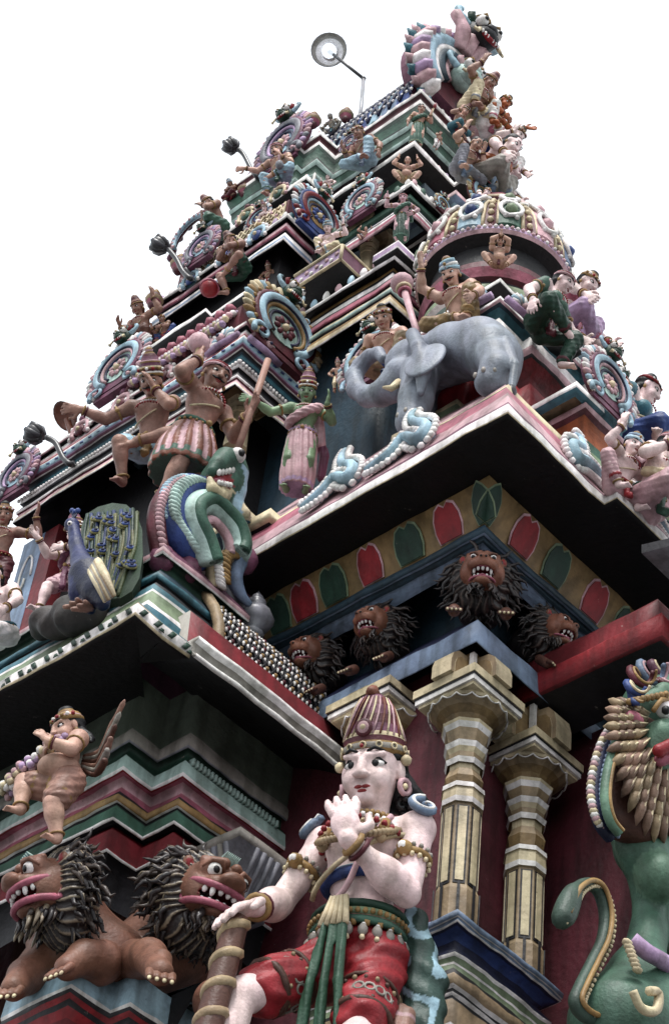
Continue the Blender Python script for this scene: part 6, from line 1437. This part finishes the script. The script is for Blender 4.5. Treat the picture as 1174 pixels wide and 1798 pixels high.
big_lion('right guardian lion with grinning teeth beneath the grey scroll bracket',(362,1572),3.46,(-.12,-.96,-.26),.122,33,[((225,1690,3.40),(262,1680,3.30),(282,1708,3.22)),((380,1760,3.5),(395,1790,3.5),(400,1830,3.5))],[(345,1610,3.54,.13),(300,1660,3.54,.13),(225,1695,3.46,.11)],'mint')
# ---- peacock
pb=hx(156,1090,2.98);pk=thing('peacock','blue peacock with fanned tail beside the crowned figure on the teal ledge','peacock',pb);Q=lambda x,y,d=0:hx(x+6,y,2.98-d)-pb
s=Sc(.007);bl=S(30,40,88);bl2=S(22,30,60)
fe=lambda x,y,z:.0007*np.sin(240*z+90*y)*np.sin(190*y+60*x)
s.chain([Q(140,1040),Q(148,1010),Q(136,985),Q(128,955),Q(124,930)],[.050,.058,.034,.025,.022],bl,.5,fe);s.ell(Q(121,922),(.028,.028,.026),bl,.4);s.chain([Q(116,924),Q(106,932)],[.016,.004],C['gold'],.3)
s.chain([Q(150,1015),Q(165,1040),Q(175,1060)],[.06,.05,.025],bl2,.5,fe)
s.build('body','fig',pk)
m=M();m.ball(Q(117,919,.035),.010,C['white'],6,4);m.ball(Q(116,919,.044),.005,C['black'],5,4)
m.build('eye','fig',pk)
m=M()
for k in(-1,0,1):m.tube([Q(123,915),Q(126+5*k,900-2*abs(k))],.004,bl2,5);m.ball(Q(126+5*k,899-2*abs(k)),.011,C['blue'],6,4)
m.build('crest','fig',pk)
m=M()
for i in range(7):m.tube([Q(166-2*i,985+3*i,.07),Q(178-1.5*i,1010+3*i,.08),Q(196-3*i,1045+2*i,.06)],[.014,.016,.005],[C['cream'],C['tan'],C['stone']][i%3],6)
m.build('wing','fig',pk)
s=Sc(.007)
for a_,b_ in (((150,1050),(154,1070)),((138,1048),(140,1066))):
    s.chain([Q(*a_),Q(*b_)],[.032,.018],bl2,.4);e=Q(*b_)
    for k in(-1,0,1):s.cap(e,e+V3(-.05,.03*k,-.02),.013,.009,C['brown'],.3)
s.build('leg','fig',pk)
rk=hx(150,1092,3.05);s=Sc(.009);s.chain([hx(75,1098,3.08)-pb,hx(130,1085,3.08)-pb,hx(165,1078,3.1)-pb],[.05,.065,.06],S(70,64,62),.5,lambda x,y,z:.008*np.sin(30*x+41*y)+.006*np.sin(53*z+37*y));s.build('rock','wall',pk)
ol=[(152,1005),(142,960),(143,925),(152,903),(172,890),(198,883),(222,886),(240,902),(250,930),(251,975),(245,1015),(232,1038),(212,1050),(190,1052)]
m=M();n_=nz(V3(-.72,-.62,.25));pts=[hx(*p,3.10)-pb for p in ol];m.plate([(i,0) for i in range(len(pts))],lambda u,v,w_:pts[int(u)]-n_*.05+n_*w_,.05,S(66,84,66),S(52,66,52));m.build('tail_fan','fig',pk)
m=M();rg=random.Random(4)
for i in range(26):
    u=i/25;x0=150+86*u;p=[(160+45*u,1042),(152+72*u,1000),(150+88*u,950+6*u),(156+82*u,905-10*u)];Qp=smooth_path([hx(x+3*math.sin(i*2.1+j*1.9),y+6*(i%2),3.10)-pb+n_*.004 for j,(x,y) in enumerate(p)],5)
    m.tube(Qp,[.008]*len(Qp),[S(40,62,52),S(86,96,64),S(44,60,104),S(104,104,66)][i%4],5)
for i in range(26):
    x=156+82*rg.random();y=905+110*rg.random();c=hx(x,y,3.10)-pb+n_*.012
    fr_=frame(n_);m.ball(c,(.02,.026,.006),S(110,108,62),8,5,fr_);m.ball(c+n_*.005,(.013,.018,.006),C['blue'],7,5,fr_);m.ball(c+n_*.010,(.006,.008,.005),C['navy'],5,4,fr_)
m.build('tail_feather','fig',pk)
# ---- green yali on the right bay
yb0=hy(1080,1810,3.05);ya=thing('yali','rearing green lion-beast with scaled mane and curled tail on the dark red wall','statue',yb0);Y_=lambda x,y,d=0:hy(x,y,3.05-d)-yb0
gy=S(72,104,88);gy2=S(96,128,108)
s=Sc(.0075)
s.chain([Y_(1165,1290,.0),Y_(1158,1380),Y_(1150,1450),Y_(1135,1490)],[.15,.14,.13,.10],gy,.5)
s.chain([Y_(1105,1480),Y_(1125,1500,.02),Y_(1140,1560),Y_(1138,1640),Y_(1120,1720),Y_(1090,1800)],[.045,.066,.052,.052,.085,.15],gy,.6)
s.ell(Y_(1158,1540,.07),(.075,.07,.075),gy2,.4);s.chain([Y_(1180,1560),Y_(1185,1650,.02),Y_(1195,1700)],[.08,.06,.05],gy2,.5)
s.chain([Y_(1150,1800,.05),Y_(1180,1740,.08)],[.12,.09],gy,.5)
s.build('body','fig',ya)
s=Sc(.0065)
s.ell(Y_(1165,1265,.06),(.15,.14,.145),gy,.4);s.ell(Y_(1150,1320,.13),(.075,.07,.08),gy2,.4);s.ell(Y_(1172,1300,.17),(.08,.07,.06),gy2,.4);s.cap(Y_(1125,1240,.14),Y_(1165,1215,.17),.028,.032,gy2,.4)
s.cap(Y_(1155,1318,.19),Y_(1185,1305,.22),.020,.020,C['red'],.3);s.cap(Y_(1158,1335,.17),Y_(1185,1325,.20),.02,.02,C['pink'],.3)
s.ell(Y_(1104,1268,.12),(.045,.045,.03),C['pink'],.3)
hd=s.build('head','fig',ya)
m=M();m.ball(Y_(1166,1246,.19),.030,C['white'],9,7);m.ball(Y_(1168,1247,.215),.015,C['black'],7,5);m.tube([Y_(1146,1248,.19),Y_(1160,1228,.205),Y_(1180,1228,.21)],.009,C['gold'],6);m.build('eye','fig',hd)
m=M()
for i,(x,y,rr) in enumerate(((1094,1222,.045),(1108,1200,.05),(1132,1190,.05),(1158,1180,.05),(1086,1250,.035),(1140,1212,.03))):
    c_=Y_(x,y,.10);col=[C['blue'],C['maroon'],C['slate'],C['purple']][i%4]
    m.tube([c_+V3(rr*(1-.12*a_)*math.cos(a_+i),-.012*a_,rr*(1-.12*a_)*math.sin(a_+i)) for a_ in np.linspace(0,6.6,22)],[.016-.0004*q for q in range(22)],col,7)
    m.tube([c_+V3(rr*(1-.12*a_)*math.cos(a_+i),-.012*a_-.014,rr*(1-.12*a_)*math.sin(a_+i)) for a_ in np.linspace(0,6.6,22)],.005,[C['cream'],C['gold'],C['rose']][i%3],5)
for i in range(9):m.ball(Y_(1104+8*i,1232-1.6*i,.15+.008*i),.012,C['gold'],6,4)
m.build('crest','orn',ya)
m=M()
for row,rr in enumerate((50,64,77,89)):
    nn=9+2*row
    for i in range(nn):
        an=math.radians(-28+128*(i+.5*(row%2))/nn);ca,sa=math.cos(an),math.sin(an)
        q=[Y_(1168-(rr+dl)*ca,1272+(rr+dl)*(1.0 if sa<0 else 1+.95*sa)*sa,dp-.010*row) for dl,dp in ((-12,.145),(2,.150),(12,.135),(21,.115))]
        m.tube(q,[.010,.016,.013,.002],[C['tan'],S(150,122,104),S(124,100,84)][(row*2+i)%3],7);m.tube([p+V3(0,-.013,0) for p in q[:3]],[.003,.004,.002],C['cream'],4)
s=Sc(.008);s.chain([Y_(1080,1300,.02),Y_(1085,1440,.02)],[.05,.06],C['dbrown'],.4);s.chain([Y_(1120,1300,.05),Y_(1120,1450,.05)],[.08,.07],C['dbrown'],.4);s.build('mane','fig',ya)
m.build('mane_scale','orn',ya)
bord=smooth_path([Y_(1098,1262,.05),Y_(1066,1300,.05),Y_(1048,1350,.05),Y_(1042,1400,.05),Y_(1052,1445,.05),Y_(1072,1470,.05)],6)
bor2=smooth_path([Y_(1106,1272,.09),Y_(1084,1300,.09),Y_(1068,1350,.09),Y_(1062,1400,.09),Y_(1070,1440,.09),Y_(1086,1462,.09)],6)
m=M();m.tube(bord,.022,C['navy'],7);m.tube(bor2,.017,gy2,7);m.tube([p+V3(0,-.016,0) for p in bor2],.006,C['gold'],5)
for i,p in enumerate(bord):m.ball(p+V3(-.022,-.004,0),(.016,.014,.012),[C['rose'],C['cream'],C['white']][i%3],6,4);m.ball(p+V3(.004,-.022,0),(.010,.008,.012),C['slate'],5,4)
m.build('mane_border','orn',ya)
tl=smooth_path([Y_(1075,1800),Y_(1030,1785),Y_(1010,1762),Y_(1018,1735),Y_(1040,1690),Y_(1058,1650),Y_(1062,1605),Y_(1050,1565),Y_(1030,1552),Y_(1010,1562),Y_(1000,1580),Y_(988,1610),Y_(978,1616)],5)
m=M();n_=len(tl);m.tube(tl,[.022-.004*i/n_+(.018*math.sin(math.pi*(i-n_*.72)/(n_*.28)) if i>n_*.72 else 0) if i<n_-3 else (.024,.016,.006)[i-n_+3] for i in range(n_)],S(60,80,70),9);m.tube([p+V3(-.004,-.026,0) for p in tl[:-5]],.008,C['gold'],6)
for i,p in enumerate(tl[::1]):m.ball(p+V3(.022,-.016,0),.007,C['cream'],5,4)
m.build('tail','fig',ya)
m=M();m.tube(smooth_path([Y_(1108,1650,.11),Y_(1135,1672,.13),Y_(1165,1690,.13),Y_(1190,1720,.12)],5),.024,C['lilac'],8)
for i in range(7):m.ball(Y_(1100+3*i,1655+8*i,.12),(.02,.014,.010),C['cream'],6,4)
m.tube(smooth_path([Y_(1110,1740,.16),Y_(1125,1770,.16),Y_(1150,1775,.17),Y_(1155,1745,.17),Y_(1138,1740,.17)],5),.014,C['cream'],6)
m.build('ornament','orn',ya)
b=M();b.box((5.2,3.25,4.5),(.62,.18,1.75),C['maroon']);PB(b,'bay_wall')
# ============================================================ the big statue
XS=3.60
Wp=hx(628,1640,XS);Fp=zat(1386,Wp[0],Wp[1]);Hs=(Fp-Wp[2])/(.255+.095)*1.03
base=V3(Wp[0],Wp[1],Wp[2]-.06*Hs-.50*Hs)
r,J,H=figure('large pale-skinned guardian statue in red shorts and tall crown, hand raised to its chin',base,Hs,math.radians(196),'step',
 L=((.150,-.064,-.106),(-.15,.22,-1),(.10,-.22,1),(-.85,-.45,.1)),R=((.165,.03,-.235),(-.7,.55,-.3),(.75,.25,-.55),(.0,-.2,-1)),skin='skin',crown='kirita',garb='shorts',gcol='red',gtrim='brown',long_hair=True,detail=2.3,
 pose_over=dict(fR=(.20,-.16,.12),kR=(1,-.55,.35),fL=(.0,.05,.045)),look=(.10,-.32),lean=(.05,.05,1),headsc=.96,crs=1.0,fat=.78,slim=.80,armlen=1.0)
t=nz((.05,.05,1));pel=V3(0,0,.5);sv=nz(V3(0,1,0)-t*t[1]);f=np.cross(sv,t);ch=pel+t*.205
elp=lambda c,a,ra,rb:(c+f*ra*.82*math.cos(a)+sv*rb*.81*math.sin(a))*H
m=M();m.tube([elp(ch-t*.045,a,.070,.096) for a in np.linspace(0,2*math.pi,25)[:-1]],.012*H,C['blue'],7,closed=True);m.tube([elp(ch-t*.034,a,.073,.099) for a in np.linspace(0,2*math.pi,25)[:-1]],.004*H,C['sky'],5,closed=True);m.build('chest_band','orn',r)
m=M();nk_=pel+t*.300
for i in range(5):
    for a in np.linspace(-2.0,2.0,34):
        p=nk_-t*(.010+.012*i)+f*(.010+.009*i)+(f*math.cos(a)*(.046+.007*i)*.85+sv*math.sin(a)*(.048+.008*i)*1.0)-t*.010*i*math.cos(a);m.ball(p*H,(.0052 if i<4 else .008)*H,[C['gold'],C['cream'],C['stone'],C['gold'],C['tan']][i],5,4)
m.build('collar','orn',r)
for sd in(1,-1):
    m=M();sh,e,w_=J[sd]
    for i in range(14):
        a=2*math.pi*i/14;d1=nz(e-sh);fr=frame(d1);c=sh+(e-sh)*.50+fr@V3(math.cos(a),math.sin(a),0)*.0335
        m.ball((c+d1*.012)*H,.0055*H,C['cream'],5,4);m.ball((c-d1*.012)*H,.0055*H,C['stone'],5,4)
    c=sh+(e-sh)*.46+f*.036;m.ball(c*H,.016*H,C['gold'],9,6);m.ball((c+f*.010)*H,.010*H,C['white'],8,6);m.build('armlet_beads','orn',r)
hd_=t;q=pel+t*.35
for sd in(1,-1):
    m=M()
    for i in range(9):
        b_=q+sv*sd*(.052+.006*(i%3))-f*.012*(i%4)+t*(.045-.022*i*.6)
        m.tube([(b_+sv*sd*.010*math.cos(x)+t*.010*math.sin(x)-f*.002*x)*H for x in np.linspace(0,5,8)],.0065*H,C['black'],6)
    m.build('hair_curl','fur',r)
m=M()
for k,dz in enumerate((.045,.062,.079)):m.tube([elp(pel+t*dz,a,.092,.108) for a in np.linspace(0,2*math.pi,29)[:-1]],.0085*H,[C['green'],C['lime'],C['dgreen']][k],6,closed=True)
for i in range(26):
    a=-1.9+3.8*i/25;m.ball(elp(pel+t*.060,a,.101,.117),.006*H,C['gold'],5,4)
    if i%2==0:
        m.ball(elp(pel+t*.020,a,.100,.114),(.010*H,.010*H,.013*H),C['stone'],6,5);m.tube([elp(pel+t*.034,a,.098,.114),elp(pel+t*.010,a,.102,.116)],.004*H,C['white'],5);m.ball(elp(pel+t*.003,a,.103,.118),.006*H,C['cream'],5,4)
for j in range(5):m.tube([(pel+t*.085+f*(.090)+sv*(.007*j-.014))*H,(pel+t*.02+f*.100+sv*(.013*j-.026))*H],[.006*H,.007*H],C['cream'],5)
m.build('girdle','orn',r)
g=Sc(.006,H)
for k,(y,ln) in enumerate(((-.018,.36),(.0,.40),(.018,.34))):g.chain([pel+f*.096+sv*y+t*.02,pel+f*.104+sv*y*1.6-t*.10,pel+f*.098+sv*y*2.2-t*.22,pel+f*.10+sv*y*2.8-t*ln],[.008,.0095,.010,.016],S(52,84,66),.3,lambda x,y,z:.0018*np.sin(420*y))
g.build('tassel','fig',r)
m=M()
for sd in(1,-1):
    hp,kn,an=J[('l',sd)];d=nz(kn-hp);e=hp+d*np.linalg.norm(kn-hp)*.70;fr=frame(d)
    for row in range(3):
        for i in range(16):
            a=2*math.pi*i/16+.2*row;q=(e-d*(.012+.022*row)+fr@V3(math.cos(a),math.sin(a),0)*(.0600+.003*row)*.80)*H
            if row==1:ring(m,q,fr@V3(math.cos(a),math.sin(a),0),.0095*H,.0028*H,C['stone'],9)
            else:m.ball(q,.0055*H,[C['dbrown'],C['tan']][i%2],5,4)
    ring(m,(e-d*.0)*H,d,.0495*H,.008*H,C['dbrown'],20);ring(m,(e-d*.066)*H,d,.0535*H,.005*H,C['dbrown'],20)
m.build('shorts_hem','orn',r)
for sd in(1,-1):   # shoulder spirals and tassels, sacred thread
    m=M();sh,e,w_=J[sd];c=sh+sv*.016*sd+t*.026+f*.014;n_=nz(sv*sd*.6+t*.55+f*.6);fr=frame(n_)
    m.tube([(c+fr@V3((.034-.0045*a)*math.cos(a),(.034-.0045*a)*math.sin(a),.012))*H for a in np.linspace(0,6.8,20)],[.009*H]*20,C['slate'],6);m.tube([(c+fr@V3((.034-.0045*a)*math.cos(a),(.034-.0045*a)*math.sin(a),.019))*H for a in np.linspace(0,6.8,20)],.0035*H,C['white'],5)
    q=ch+f*.058+sv*.062*sd+t*.055;m.tube([q*H,(q-t*.035+f*.012)*H],[.009*H,.013*H],C['gold'],6);m.ball((q-t*.045+f*.014)*H,.012*H,C['tan'],6,5);m.build('shoulder_ornament','orn',r)
m=M();pts=[ch+f*.05+sv*.068+t*.07,ch+f*.074+sv*.034,ch+f*.066-t*.08,pel+f*.076-sv*.03+t*.07];m.tube([p*H for p in smooth_path(pts,6)],.0065*H,C['rose'],6)
m.build('sacred_thread','orn',r)
g=Sc(.006,H);fo=lambda x,y,z:.003*np.sin(110*z+60*y)+.0015*np.sin(230*y+90*x)
g.chain([pel-f*.05+sv*.085+t*.10,pel-f*.06+sv*.115-t*.03,pel-f*.06+sv*.125-t*.16,pel-f*.05+sv*.12-t*.34],[.026,.040,.042,.040],S(50,72,66),.4,fo)
g.stripe=(lambda x,y,z:np.sin(44*z+70*y+1.6*np.sin(80*x+50*z))-.62,C['sky']);g.build('hanging_sash','fig',r)
g=Sc(.006,H);g.chain([pel-f*.01+sv*.105-t*.12,pel+f*.01+sv*.110-t*.22,pel-f*.02+sv*.10-t*.40],[.022,.030,.026],C['brown'],.3,lambda x,y,z:.002*np.sin(300*y));g.stripe=(lambda x,y,z:np.sin(90*z)-.9,C['rose']);g.build('pleated_end','fig',r)
# pillar-like striped club under the right hand
M3=Matrix.Translation(r.location)@Matrix.Rotation(r.rotation_euler[2],4,'Z');hw=np.array(M3@Vector(J[('h',-1)]*H))
o=thing('striped_club','dark club with pale spiral stripes under the big statue hand','club',hw+V3(0,0,-.03))
dn=nz(V3(-.12,.0,-1));m=M();n_=40;cl=[];L_=.9
m.tube([dn*L_*i/n_ for i in range(n_+1)],[.034+.008*math.sin(i*.0)+.00035*i for i in range(n_+1)],C['dbrown'],14);m.build('shaft','fig',o)
m=M();fr=frame(dn)
m.tube([dn*L_*a/57+fr@V3(math.cos(a),math.sin(a),0)*(.026+.010*a/57) for a in np.linspace(0,57,340)],.018,C['tan'],6);m.build('stripe','fig',o)
